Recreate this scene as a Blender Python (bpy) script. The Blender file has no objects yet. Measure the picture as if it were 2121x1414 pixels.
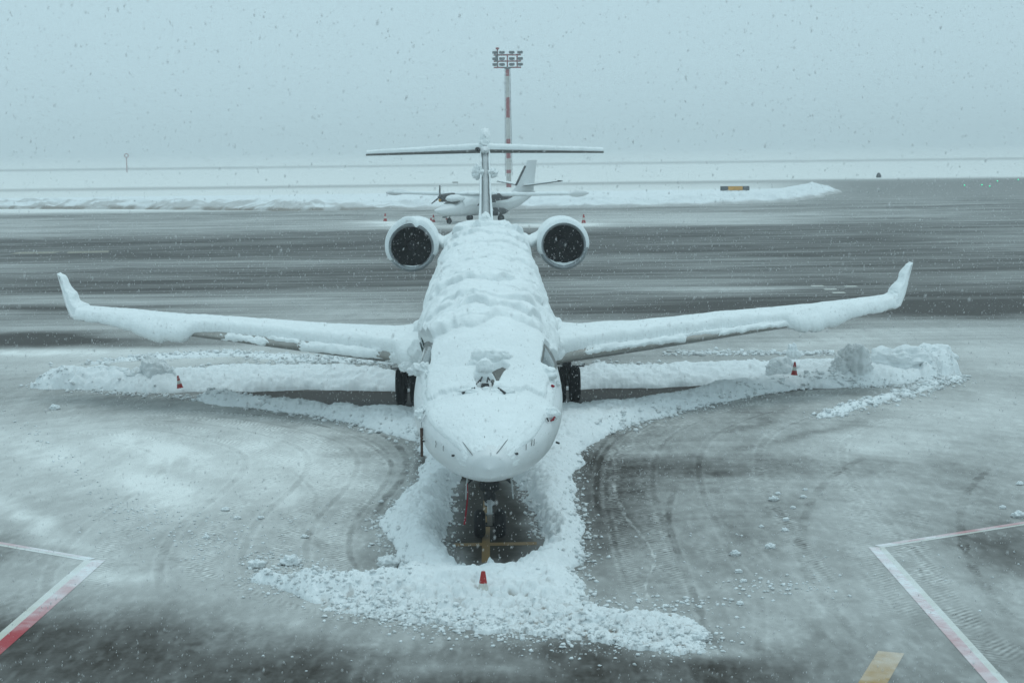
import bpy, math, random
import numpy as np

# ------------------------------------------------------------------ camera, sky, sun, exposure
sc = bpy.context.scene
C = sc.collection
F_PX, CAM_H, PITCH, YAW, ROLL, NOSE_Y = 3600.0, 7.0, 0.1112, 0.0142, 0.0118, 27.2
cam_d = bpy.data.cameras.new('camera'); cam = bpy.data.objects.new('camera', cam_d); C.objects.link(cam)
cam_d.sensor_width = 36.0; cam_d.lens = 36.0 * F_PX / 2121.0
cam_d.clip_start = 0.1; cam_d.clip_end = 20000
cam_d.dof.use_dof = True; cam_d.dof.focus_distance = 38.0; cam_d.dof.aperture_fstop = 4.0
from mathutils import Matrix, Vector
fwd = Vector((math.sin(YAW) * math.cos(PITCH), math.cos(YAW) * math.cos(PITCH), -math.sin(PITCH)))
rt = Vector((math.cos(YAW), -math.sin(YAW), 0)); up = rt.cross(fwd)
c_, s_ = math.cos(ROLL), math.sin(ROLL)
R2, U2 = rt * c_ - up * s_, up * c_ + rt * s_
M = Matrix((R2, U2, -fwd)).transposed().to_4x4(); M.translation = (0, 0, CAM_H)
cam.matrix_world = M
sc.camera = cam

SUN_EL, SUN_AZ = 74.0, 40.0            # degrees; high sun behind thick cloud
w = bpy.data.worlds.new('World'); sc.world = w; w.use_nodes = True
nt = w.node_tree; nt.nodes.clear()
wo = nt.nodes.new('ShaderNodeOutputWorld'); bg = nt.nodes.new('ShaderNodeBackground')
sky = nt.nodes.new('ShaderNodeTexSky'); sky.sky_type = 'NISHITA'; sky.sun_disc = False
sky.sun_elevation = math.radians(SUN_EL); sky.sun_rotation = math.radians(SUN_AZ); sky.dust_density = 4; sky.air_density = 1
ov = nt.nodes.new('ShaderNodeRGB'); ov.outputs[0].default_value = (5.45, 7.62, 8.5, 1)     # closed snow cloud over the clear sky
mx = nt.nodes.new('ShaderNodeMix'); mx.data_type = 'RGBA'; mx.inputs[0].default_value = 0.93
nt.links.new(sky.outputs[0], mx.inputs[6]); nt.links.new(ov.outputs[0], mx.inputs[7])
nt.links.new(mx.outputs[2], bg.inputs[0]); bg.inputs[1].default_value = 0.10
nt.links.new(bg.outputs[0], wo.inputs[0])
sl = bpy.data.lights.new('sun', 'SUN'); sun = bpy.data.objects.new('sun', sl); C.objects.link(sun)
sl.energy = 0.6; sl.angle = math.radians(35); sl.color = (0.86, 0.98, 1.0)
el, az = math.radians(SUN_EL), math.radians(SUN_AZ)
sd = Vector((math.sin(az) * math.cos(el), math.cos(az) * math.cos(el), math.sin(el)))
sun.rotation_euler = sd.to_track_quat('Z', 'Y').to_euler()
sc.view_settings.view_transform = 'Standard'; sc.view_settings.look = 'None'
sc.view_settings.exposure = 0.0; sc.view_settings.gamma = 1.0
sc.cycles.volume_bounces = 1; sc.cycles.max_bounces = 6; sc.cycles.diffuse_bounces = 3

# ------------------------------------------------------------------ measuring: photo pixel <-> world
cy_, sy_, cp, sp = math.cos(YAW), math.sin(YAW), math.cos(PITCH), math.sin(PITCH)
def proj(P):
    P = np.asarray(P, float); x, y, z = P[..., 0], P[..., 1], P[..., 2] - CAM_H
    X = x * cy_ - y * sy_; Y = x * sy_ + y * cy_
    F = Y * cp - z * sp; U = Y * sp + z * cp
    u = F_PX * X / F; v = -F_PX * U / F
    return np.stack([1060.5 + u * c_ + v * s_, 707 - u * s_ + v * c_], -1)
def ray(px, py):
    u, v = px - 1060.5, py - 707
    a, b = u * c_ - v * s_, u * s_ + v * c_
    X, U, F = a / F_PX, -b / F_PX, 1.0
    Y = F * cp + U * sp; z = -F * sp + U * cp
    return np.array([X * cy_ + Y * sy_, -X * sy_ + Y * cy_, z])
def gp(px, py, z=0.0):
    d = ray(px, py); t = (z - CAM_H) / d[2]; return np.array([d[0] * t, d[1] * t, z])
def dp(px, py, Y):
    d = ray(px, py); t = Y / d[1]; return np.array([d[0] * t, Y, CAM_H + d[2] * t])
def gpl(pts, z=0.0): return np.array([gp(a, b, z)[:2] for a, b in pts])

# ------------------------------------------------------------------ noise
_rng = np.random.RandomState(7)
_perm = _rng.permutation(256); _perm = np.concatenate([_perm, _perm, _perm])
_g = _rng.uniform(0, 2 * np.pi, 256); _gx, _gy = np.cos(_g), np.sin(_g)
def pn(x, y, seed=0):
    x = np.asarray(x, float) + seed * 17.31; y = np.asarray(y, float) + seed * 9.77
    xi, yi = np.floor(x).astype(int), np.floor(y).astype(int); xf, yf = x - xi, y - yi
    xi &= 255; yi &= 255
    u = xf * xf * xf * (xf * (xf * 6 - 15) + 10); v = yf * yf * yf * (yf * (yf * 6 - 15) + 10)
    def g(a, b, dx, dy):
        h = _perm[_perm[(xi + a) & 255] + ((yi + b) & 255)]; return _gx[h] * dx + _gy[h] * dy
    n00, n10 = g(0, 0, xf, yf), g(1, 0, xf - 1, yf); n01, n11 = g(0, 1, xf, yf - 1), g(1, 1, xf - 1, yf - 1)
    return 1.5 * ((n00 * (1 - u) + n10 * u) * (1 - v) + (n01 * (1 - u) + n11 * u) * v)
def fbm(x, y, o=4, seed=0, gain=.5):
    r = 0; a = 1; t = 0
    for i in range(o):
        r = r + a * pn(x * 2 ** i, y * 2 ** i, seed + i * 3); t += a; a *= gain
    return r / t
def billow(x, y, o=3, seed=0):
    r = 0; a = 1; t = 0
    for i in range(o):
        r = r + a * (1 - 2 * np.abs(pn(x * 2 ** i, y * 2 ** i, seed + i * 5))); t += a; a *= .5
    return r / t
def chunks(x, y, seed=0):
    """broken slabs: a random level per cell, with clefts between the cells"""
    xi, yi = np.floor(x).astype(int), np.floor(y).astype(int); f1 = np.full(x.shape, 9.); f2 = f1.copy(); lv = np.zeros(x.shape)
    for i in (-1, 0, 1):
        for j in (-1, 0, 1):
            h = _perm[_perm[(xi + i + seed * 31) & 255] + ((yi + j) & 255)]; k2 = _perm[h + 77]
            d = np.hypot(xi + i + .1 + .8 * h / 255. - x, yi + j + .1 + .8 * k2 / 255. - y); m = d < f1
            f2 = np.where(m, f1, np.minimum(f2, d)); lv = np.where(m, _perm[h + 150] / 255., lv); f1 = np.where(m, d, f1)
    return lv * sstep(0, .22, f2 - f1) * (1 - .35 * f1)
def sstep(a, b, x):
    t = np.clip((x - a) / (b - a), 0, 1); return t * t * (3 - 2 * t)

def dist_line(x, y, P):
    """distance to polyline, signed side, length along"""
    best = np.full(x.shape, 1e9); al = np.zeros(x.shape); sg = np.zeros(x.shape); L = 0
    for (ax, ay), (bx, by) in zip(P[:-1], P[1:]):
        dx, dy = bx - ax, by - ay; l = math.hypot(dx, dy)
        if l < 1e-6: continue
        t = np.clip(((x - ax) * dx + (y - ay) * dy) / l ** 2, 0, 1)
        ex, ey = x - ax - t * dx, y - ay - t * dy; d = np.hypot(ex, ey); m = d < best
        best = np.where(m, d, best); al = np.where(m, L + t * l, al); sg = np.where(m, np.sign(ex * dy - ey * dx), sg); L += l
    return best, sg, al, L
def smooth_line(P, n=8):
    P = np.asarray(P, float); Q = np.vstack([2 * P[0] - P[1], P, 2 * P[-1] - P[-2]]); out = []
    for i in range(1, len(Q) - 2):
        for k in range(n):
            t = k / n; a, b, c, d = Q[i - 1], Q[i], Q[i + 1], Q[i + 2]
            out.append(.5 * ((2 * b) + (c - a) * t + (2 * a - 5 * b + 4 * c - d) * t * t + (3 * b - a - 3 * c + d) * t ** 3))
    out.append(P[-1]); return np.array(out)
def sdf_poly(x, y, P):
    """positive inside"""
    d = np.full(x.shape, 1e9); ins = np.zeros(x.shape, bool); n = len(P)
    for i in range(n):
        ax, ay = P[i]; bx, by = P[(i + 1) % n]; dx, dy = bx - ax, by - ay; l2 = dx * dx + dy * dy + 1e-12
        t = np.clip(((x - ax) * dx + (y - ay) * dy) / l2, 0, 1)
        d = np.minimum(d, np.hypot(x - ax - t * dx, y - ay - t * dy))
        if abs(dy) > 1e-9:
            cr = ((ay > y) != (by > y)) & (x < (bx - ax) * (y - ay) / (by - ay) + ax); ins ^= cr
    return np.where(ins, d, -d)

# ------------------------------------------------------------------ materials
def mat(name, col, rough=.6, spec=.5, metal=0.0, noise=0.0, nscale=8.0, bump=0.0, bscale=40.0, coat=0):
    m = bpy.data.materials.new(name); m.use_nodes = True; t = m.node_tree; b = t.nodes['Principled BSDF']
    b.inputs['Roughness'].default_value = rough; b.inputs['Specular IOR Level'].default_value = spec
    b.inputs['Metallic'].default_value = metal; b.inputs['Base Color'].default_value = (*col, 1)
    if coat: b.inputs['Coat Weight'].default_value = coat
    tc = t.nodes.new('ShaderNodeTexCoord')
    if noise:
        n = t.nodes.new('ShaderNodeTexNoise'); n.inputs['Scale'].default_value = nscale; n.inputs['Detail'].default_value = 6
        t.links.new(tc.outputs['Object'], n.inputs['Vector'])
        r = t.nodes.new('ShaderNodeMapRange'); r.inputs[1].default_value = .3; r.inputs[2].default_value = .7
        r.inputs[3].default_value = 1 - noise; r.inputs[4].default_value = 1 + noise
        t.links.new(n.outputs[0], r.inputs[0])
        v = t.nodes.new('ShaderNodeVectorMath'); v.operation = 'SCALE'; v.inputs[0].default_value = col
        t.links.new(r.outputs[0], v.inputs['Scale']); t.links.new(v.outputs[0], b.inputs['Base Color'])
    if bump:
        n2 = t.nodes.new('ShaderNodeTexNoise'); n2.inputs['Scale'].default_value = bscale; n2.inputs['Detail'].default_value = 5
        t.links.new(tc.outputs['Object'], n2.inputs['Vector'])
        bp = t.nodes.new('ShaderNodeBump'); bp.inputs['Strength'].default_value = bump; bp.inputs['Distance'].default_value = .03
        t.links.new(n2.outputs[0], bp.inputs['Height']); t.links.new(bp.outputs[0], b.inputs['Normal'])
    return m
SNOW = mat('fresh_snow', (.83, .86, .86), .75, .3, noise=.035, nscale=3, bump=.5, bscale=14)
def attr_mat(name, base, top, attr, rough0, rough1, bump, gscale=30.0, top_noise=.06, spec=.08):
    """base surface under a film of snow; the attribute says how much of it the snow covers"""
    m = bpy.data.materials.new(name); m.use_nodes = True; t = m.node_tree; b = t.nodes['Principled BSDF']
    at = t.nodes.new('ShaderNodeAttribute'); at.attribute_name = attr
    tc = t.nodes.new('ShaderNodeTexCoord')
    n = t.nodes.new('ShaderNodeTexNoise'); n.inputs['Scale'].default_value = gscale; n.inputs['Detail'].default_value = 8; n.inputs['Roughness'].default_value = .7
    t.links.new(tc.outputs['Object'], n.inputs['Vector'])
    sub = t.nodes.new('ShaderNodeMath'); sub.operation = 'SUBTRACT'; sub.inputs[1].default_value = .5; t.links.new(n.outputs[0], sub.inputs[0])
    mu = t.nodes.new('ShaderNodeMath'); mu.operation = 'MULTIPLY_ADD'; mu.inputs[1].default_value = top_noise * 4; mu.use_clamp = True
    t.links.new(sub.outputs[0], mu.inputs[0]); t.links.new(at.outputs['Fac'], mu.inputs[2])
    mix = t.nodes.new('ShaderNodeMix'); mix.data_type = 'RGBA'; mix.inputs[6].default_value = (*base, 1); mix.inputs[7].default_value = (*top, 1)
    t.links.new(mu.outputs[0], mix.inputs[0]); t.links.new(mix.outputs[2], b.inputs['Base Color'])
    r = t.nodes.new('ShaderNodeMapRange'); r.inputs[3].default_value = rough0; r.inputs[4].default_value = rough1
    t.links.new(mu.outputs[0], r.inputs[0]); t.links.new(r.outputs[0], b.inputs['Roughness']); b.inputs['Specular IOR Level'].default_value = spec
    if bump:
        bp = t.nodes.new('ShaderNodeBump'); bp.inputs['Strength'].default_value = bump; bp.inputs['Distance'].default_value = .03
        t.links.new(n.outputs[0], bp.inputs['Height']); t.links.new(bp.outputs[0], b.inputs['Normal'])
    return m
WET = (.036, .029, .022)
APRON = attr_mat('wet_apron_under_snow_film', WET, (.81, .82, .795), 'cover', .55, .8, .25, 9.0, .03)
P_WHITE = attr_mat('white_line_paint', (.55, .54, .47), (.82, .85, .86), 'cover', .4, .8, .2, 9, .03)
P_RED = attr_mat('red_line_paint', (.40, .035, .045), (.82, .85, .86), 'cover', .4, .8, .2, 9, .03)
P_OCH = attr_mat('worn_ochre_paint', (.16, .125, .06), (.82, .85, .86), 'cover', .4, .8, .2, 9, .03)
P_YELD = attr_mat('wet_dark_yellow_paint', (.20, .11, .02), (.82, .85, .86), 'cover', .4, .8, .2, 9, .03)  # darker yellow for the lines under the jet's nose
P_YEL = attr_mat('yellow_line_paint', (.36, .20, .035), (.82, .85, .86), 'cover', .4, .8, .2, 9, .03)
BANK = attr_mat('ploughed_snow', (.83, .86, .865), (.30, .27, .24), 'dirt_tone', .8, .8, .7, 9.0, .02)
PAINT = mat('white_aircraft_paint', (.72, .74, .74), .35, .5, noise=.04, nscale=2)
GREYP = mat('grey_aircraft_paint', (.42, .44, .44), .45, .5, noise=.08, nscale=3)
LEMET = mat('bare_leading_edge_metal', (.33, .315, .29), .4, .5, metal=.35, noise=.15, nscale=4)
DARKMET = mat('dark_metal', (.035, .035, .037), .5, .4, noise=.3, nscale=20)
SILVER = mat('silver_metal', (.5, .52, .53), .3, .5, metal=.7, noise=.1, nscale=20)
TYRE = mat('tyre_rubber', (.012, .012, .013), .75, .3, noise=.3, nscale=30, bump=.3)
HUB = mat('wheel_hub_paint', (.06, .062, .065), .5, .4, noise=.2, nscale=20)
GLASS = mat('cockpit_glass', (.10, .125, .125), .12, .6, noise=.35, nscale=6)
BLACKFRAME = mat('window_frame_dark', (.13, .13, .12), .5, .4, noise=.2, nscale=20)
FAN = mat('fan_blade_titanium', (.022, .021, .021), .45, .4, noise=.3, nscale=12)
INNER = mat('intake_inner_wall', (.03, .031, .032), .5, .4, noise=.3, nscale=6)
TAILG = mat('tailplane_leading_edge_grey', (.13, .13, .125), .5, .4, noise=.2, nscale=3)
LIP = mat('intake_lip_metal', (.30, .32, .33), .35, .5, metal=.5, noise=.15, nscale=6)
REDFAB = mat('red_fabric', (.30, .012, .025), .8, .3, noise=.2, nscale=20)
BROWN = mat('brown_cover', (.09, .055, .04), .8, .3, noise=.3, nscale=20)
CONE_R = mat('cone_red_plastic', (.36, .022, .02), .5, .4, noise=.12, nscale=15)
CONE_W = mat('cone_white_band', (.62, .60, .55), .6, .4, noise=.12, nscale=15)
M_RED = mat('mast_red_paint', (.28, .03, .035), .6, .4, noise=.15, nscale=1.5)
M_WHITE = mat('mast_white_paint', (.48, .47, .44), .6, .4, noise=.15, nscale=1.5)
M_GREY = mat('galvanised_steel', (.10, .105, .11), .5, .4, metal=.2, noise=.15, nscale=3)
LAMPG = mat('floodlight_housing', (.07, .08, .085), .5, .4, noise=.15, nscale=3)
SIGN_Y = mat('sign_yellow_face', (.62, .30, .035), .6, .3, noise=.2, nscale=2)
SIGN_K = mat('sign_black_face', (.05, .055, .06), .6, .3, noise=.2, nscale=2)
FLAKE = mat('snowflake', (.9, .9, .9), .9, .1)
_t = FLAKE.node_tree; _tr = _t.nodes.new('ShaderNodeBsdfTranslucent'); _tr.inputs[0].default_value = (.95, .95, .95, 1); _ms = _t.nodes.new('ShaderNodeMixShader'); _ms.inputs[0].default_value = .5
_t.links.new(_t.nodes['Principled BSDF'].outputs[0], _ms.inputs[1]); _t.links.new(_tr.outputs[0], _ms.inputs[2]); _t.links.new(_ms.outputs[0], _t.nodes['Material Output'].inputs[0])

# ------------------------------------------------------------------ mesh helpers
def link(name, me, m, parent=None):
    o = bpy.data.objects.new(name, me); C.objects.link(o)
    if m is not None: me.materials.append(m)
    if parent is not None: o.parent = parent
    return o
def tag(o, label=None, cat=None, group=None, kind=None):
    if label: o['label'] = label
    if cat: o['category'] = cat
    if group: o['group'] = group
    if kind: o['kind'] = kind
    return o
def empty(name, loc, rz=0.0):
    o = bpy.data.objects.new(name, None); C.objects.link(o); o.location = loc; o.rotation_euler = (0, 0, rz); o.empty_display_size = .3
    return o
def np_mesh(name, V, Fq, attrs=None, smooth=True):
    V = np.ascontiguousarray(V, dtype=np.float32); Fq = np.ascontiguousarray(Fq, dtype=np.int32); k = Fq.shape[1]
    me = bpy.data.meshes.new(name); me.vertices.add(len(V)); me.vertices.foreach_set('co', V.ravel())
    me.loops.add(Fq.size); me.loops.foreach_set('vertex_index', Fq.ravel())
    me.polygons.add(len(Fq)); me.polygons.foreach_set('loop_start', np.arange(0, Fq.size, k, dtype=np.int32))
    try: me.polygons.foreach_set('loop_total', np.full(len(Fq), k, dtype=np.int32))
    except Exception: pass
    me.polygons.foreach_set('use_smooth', np.full(len(Fq), smooth, dtype=bool))
    for nme, a in (attrs or {}).items():
        at = me.attributes.new(nme, 'FLOAT', 'POINT'); at.data.foreach_set('value', np.ascontiguousarray(a, dtype=np.float32).ravel())
    me.update(calc_edges=True); return me
def grid_obj(name, P, m, parent=None, keep=None, attrs=None, wrap=False, flip=False, smooth=True):
    n, k = P.shape[:2]; idx = np.arange(n * k).reshape(n, k)
    if wrap: idx = np.concatenate([idx, idx[:, :1]], 1)
    a, b, c, d = idx[:-1, :-1], idx[1:, :-1], idx[1:, 1:], idx[:-1, 1:]
    Fq = np.stack([a, d, c, b] if flip else [a, b, c, d], -1)
    if keep is not None:
        kk = keep
        if wrap: kk = np.concatenate([kk, kk[:, :1]], 1)
        fm = kk[:-1, :-1] | kk[1:, :-1] | kk[1:, 1:] | kk[:-1, 1:]; Fq = Fq[fm]
    Fq = Fq.reshape(-1, 4); V = P.reshape(-1, 3)
    if keep is not None:
        u, inv = np.unique(Fq, return_inverse=True); V = V[u]; Fq = inv.reshape(-1, 4)
        attrs = {q: v.ravel()[u] for q, v in (attrs or {}).items()}
    return link(name, np_mesh(name, V, Fq, attrs, smooth), m, parent)
class MB:
    """collects simple shapes into ONE mesh"""
    def __init__(s): s.v = []; s.f = []
    def add(s, V, Fs):
        o = len(s.v); s.v += [tuple(map(float, p)) for p in V]; s.f += [tuple(int(i) + o for i in f) for f in Fs]; return s
    def box(s, c, d, R=None, bev=0.0):
        x, y, z = np.array(d) / 2; b = bev
        if b:
            V = [];
            for sx in (-1, 1):
                for sy in (-1, 1):
                    for sz in (-1, 1):
                        V += [(sx * (x - b), sy * (y - b), sz * z), (sx * (x - b), sy * y, sz * (z - b)), (sx * x, sy * (y - b), sz * (z - b))]
            import bmesh
            bm = bmesh.new(); [bm.verts.new(p) for p in V]; bmesh.ops.convex_hull(bm, input=bm.verts); bm.verts.index_update()
            V = [tuple(v.co) for v in bm.verts]; Fs = [[v.index for v in f.verts] for f in bm.faces]; bm.free()
        else:
            V = [(i, j, k) for i in (-x, x) for j in (-y, y) for k in (-z, z)]
            Fs = [(0, 1, 3, 2), (4, 6, 7, 5), (0, 4, 5, 1), (2, 3, 7, 6), (0, 2, 6, 4), (1, 5, 7, 3)]
        V = np.array(V)
        if R is not None: V = V @ np.array(R).T
        return s.add(V + np.array(c), Fs)
    def tube(s, pts, r, n=10, cap=True):
        pts = [np.array(p, float) for p in pts]; rr = [r] * len(pts) if np.isscalar(r) else r; V = []; Fs = []
        for i, p in enumerate(pts):
            t = pts[min(i + 1, len(pts) - 1)] - pts[max(i - 1, 0)]; t = t / (np.linalg.norm(t) + 1e-9)
            a = np.cross(t, (0, 0, 1)) if abs(t[2]) < .9 else np.cross(t, (1, 0, 0)); a /= np.linalg.norm(a); b = np.cross(t, a)
            for k in range(n):
                q = 2 * math.pi * k / n; V.append(p + rr[i] * (math.cos(q) * a + math.sin(q) * b))
        for i in range(len(pts) - 1):
            for k in range(n):
                Fs.append((i * n + k, i * n + (k + 1) % n, (i + 1) * n + (k + 1) % n, (i + 1) * n + k))
        if cap: Fs.append(tuple(range(n))[::-1]); Fs.append(tuple((len(pts) - 1) * n + k for k in range(n)))
        return s.add(V, Fs)
    def lathe(s, prof, c, axis='x', n=32):
        """prof: (along, radius)"""
        V = []; Fs = []
        for a, r in prof:
            for k in range(n):
                q = 2 * math.pi * k / n; u, v = r * math.cos(q), r * math.sin(q)
                V.append({'x': (a, u, v), 'y': (u, a, v), 'z': (u, v, a)}[axis])
        for i in range(len(prof) - 1):
            for k in range(n):
                Fs.append((i * n + k, i * n + (k + 1) % n, (i + 1) * n + (k + 1) % n, (i + 1) * n + k))
        return s.add(np.array(V) + np.array(c), Fs)
    def build(s, name, m, parent=None, smooth=False):
        me = bpy.data.meshes.new(name); me.from_pydata(s.v, [], s.f)
        import bmesh
        bm = bmesh.new(); bm.from_mesh(me); bmesh.ops.recalc_face_normals(bm, faces=bm.faces); bm.to_mesh(me); bm.free()
        if smooth:
            me.polygons.foreach_set('use_smooth', [True] * len(me.polygons))
            try: me.set_sharp_from_angle(angle=math.radians(38))
            except Exception: pass
        return link(name, me, m, parent)
def blob_mesh(name, r, seed=0, n=28, amp=.28, sc_=(1, 1, 1), freq=1.6, det=3):
    """lumpy closed snow lump, r = radius"""
    th = np.linspace(0, np.pi, n)[:, None]; ph = np.linspace(0, 2 * np.pi, 2 * n, endpoint=False)[None]
    x = np.sin(th) * np.cos(ph); y = np.sin(th) * np.sin(ph); z = np.cos(th) * np.ones_like(ph)
    k = freq
    f3 = lambda q, o, sd: (fbm(x * q + 3.1, y * q, o, sd) + fbm(y * q, z * q + 7.7, o, sd + 1) + fbm(z * q + 5.3, x * q, o, sd + 2)) * .62
    b3 = lambda q, sd: (billow(x * q, y * q + .7, 2, sd) + billow(y * q, z * q, 2, sd + 1) + billow(z * q + .3, x * q, 2, sd + 2)) / 3
    d = 1 + amp * (1.5 * f3(k, det, seed) + .6 * (b3(2 * k, seed + 4) - .3))
    P = np.stack([x * d * sc_[0], y * d * sc_[1], z * d * sc_[2]], -1) * r
    idx = np.arange(n * 2 * n).reshape(n, 2 * n); idx = np.concatenate([idx, idx[:, :1]], 1)
    Fq = np.stack([idx[:-1, :-1], idx[1:, :-1], idx[1:, 1:], idx[:-1, 1:]], -1).reshape(-1, 4)
    return np_mesh(name, P.reshape(-1, 3), Fq)
def blob(name, loc, r, seed, parent=None, m=None, sc_=(1, 1, 1), **k):
    o = link(name, blob_mesh(name, r, seed, sc_=sc_, **k), m or SNOW, parent); o.location = loc; return o

# ------------------------------------------------------------------ the lie of the snow: film on the tarmac, banks, tracks
TX = np.array([0, 300, 600, 900, 1200, 1500, 1800, 2121.])
TB = """300 1 1 1 1 1 1 1 1
337 1 1 1 1 1 1 1 1
341 .45 .45 .5 .5 .5 .5 .5 .5
345 1 1 1 1 1 1 1 1
377 1 1 1 1 1 1 1 1
382 .55 .5 .5 .5 .45 .45 .35 .3
387 .95 .95 .95 .95 .9 .8 .25 .22
400 1 1 1 1 1 1 .25 .25
418 1 1 1 1 .95 .6 .3 .28
427 .95 .95 .9 .8 .6 .4 .28 .25
434 .25 .3 .3 .3 .3 .3 .28 .25
444 .42 .36 .36 .4 .45 .45 .3 .25
455 .45 .42 .42 .5 .62 .6 .35 .25
468 .5 .42 .4 .5 .55 .55 .25 .25
476 .4 .3 .2 .12 .1 .12 .12 .15
490 .1 .1 .08 .07 .08 .1 .15 .25
525 .08 .08 .08 .08 .08 .1 .08 .25
536 .32 .32 .27 .25 .25 .15 .1 .15
550 .25 .16 .12 .12 .15 .2 .15 .1
565 .12 .08 .08 .08 .12 .1 .12 .15
590 .08 .06 .06 .1 .28 .28 .15 .3
605 .36 .3 .35 .3 .3 .3 .12 .1
625 .3 .3 .36 .28 .2 .1 .08 .06
650 .3 .36 .4 .32 .15 .1 .1 .06
670 .4 .4 .42 .38 .35 .3 .28 .25
690 .12 .3 .45 .45 .45 .38 .45 .45
704 .1 .2 .55 .6 .5 .4 .5 .55
716 .6 .7 .6 .5 .4 .45 .55 .6
740 .6 .7 .6 .45 .35 .45 .55 .6
775 .5 .5 .4 .3 .3 .4 .5 .6
800 .4 .35 .12 .05 .05 .15 .35 .5
830 .38 .3 .2 .1 .1 .3 .45 .5
870 .48 .5 .42 .3 .3 .38 .48 .52
920 .52 .62 .58 .3 .2 .4 .48 .48
1000 .48 .6 .62 .3 .2 .33 .42 .42
1060 .42 .48 .5 .2 .18 .32 .42 .4
1130 .42 .42 .45 .2 .2 .32 .42 .3
1200 .42 .42 .42 .3 .3 .38 .42 .36
1240 .2 .36 .42 .36 .32 .38 .42 .4
1290 .07 .12 .36 .36 .36 .4 .4 .4
1340 .05 .05 .18 .22 .12 .32 .4 .38
1380 .08 .05 .06 .22 .08 .12 .36 .36
1414 .12 .07 .05 .1 .08 .1 .3 .34
1600 .1 .1 .1 .1 .1 .1 .1 .1"""
TB = np.array([[float(a) for a in r.split()] for r in TB.split('\n')]); TV, TC = TB[:, 0], TB[:, 1:]
TC[(TV > 820) & (TV < 1280)] += np.array([.13, .12, .09, .06, .03, .04, .06, .06])
def table(u, v):
    fi = np.interp(v, TV, np.arange(len(TV))); i = np.clip(fi.astype(int), 0, len(TV) - 2); a = fi - i
    fj = np.interp(u, TX, np.arange(len(TX))); j = np.clip(fj.astype(int), 0, len(TX) - 2); b = fj - j
    b = b * b * (3 - 2 * b)
    return (TC[i, j] * (1 - b) + TC[i, j + 1] * b) * (1 - a) + (TC[i + 1, j] * (1 - b) + TC[i + 1, j + 1] * b) * a

# soft patches on the tarmac: (px, py, rx, ry, tilt, amount), the photo's places laid onto the ground plane
PATCH = [(1550, 965, 420, 22, 0, -.22), (1180, 1180, 0, 0, 0, 0), (330, 935, 150, 26, .28, .34), (640, 960, 180, 40, .35, .22), (90, 930, 130, 26, .25, .25),
         (340, 1020, 90, 36, .4, .36), (590, 1035, 60, 18, .5, .18), (700, 910, 90, 12, .3, .15), (80, 1085, 130, 22, .45, .30), (0, 1140, 120, 40, 0, -.18),
         (420, 990, 60, 30, .3, -.08), (1900, 900, 200, 60, -.2, .1), (1650, 900, 90, 12, -.3, -.22), (1840, 930, 60, 16, 0, .1), (2060, 1010, 90, 40, 0, -.15),
         (2090, 1150, 80, 60, .4, -.25), (700, 1270, 160, 22, .1, .10), (560, 1290, 120, 16, .1, .16), (1430, 1350, 90, 12, 0, .35), (1560, 1310, 60, 30, 0, .1),
         (860, 1330, 160, 22, .05, .2), (1000, 1380, 200, 16, 0, .12), (1750, 1240, 50, 14, 0, -.12), (1300, 1000, 110, 60, 0, -.06), (1260, 1060, 60, 120, 0, -.1),
         (240, 1195, 80, 14, 0, .30), (640, 1190, 200, 14, .2, .0), (90, 700, 130, 13, 0, -.4), (60, 730, 200, 8, 0, .3), (620, 740, 260, 8, 0, .25), (1750, 700, 250, 14, -.1, .18),
         (90, 640, 120, 8, 0, -.25), (1480, 630, 260, 12, -.04, -.12), (1990, 640, 160, 18, 0, -.2), (760, 640, 140, 26, 0, .12), (1000, 470, 230, 9, 0, .25), (815, 463, 62, 5, 0, .75), (1168, 465, 70, 5, 0, .7),
         (700, 890, 50, 8, .25, .12), (1480, 985, 300, 12, 0, -.06), (1250, 440, 0, 0, 0, 0), (1500, 600, 140, 6, 0, .2), (380, 575, 200, 5, 0, .1), (1560, 870, 120, 8, -.3, -.14)]
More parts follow.
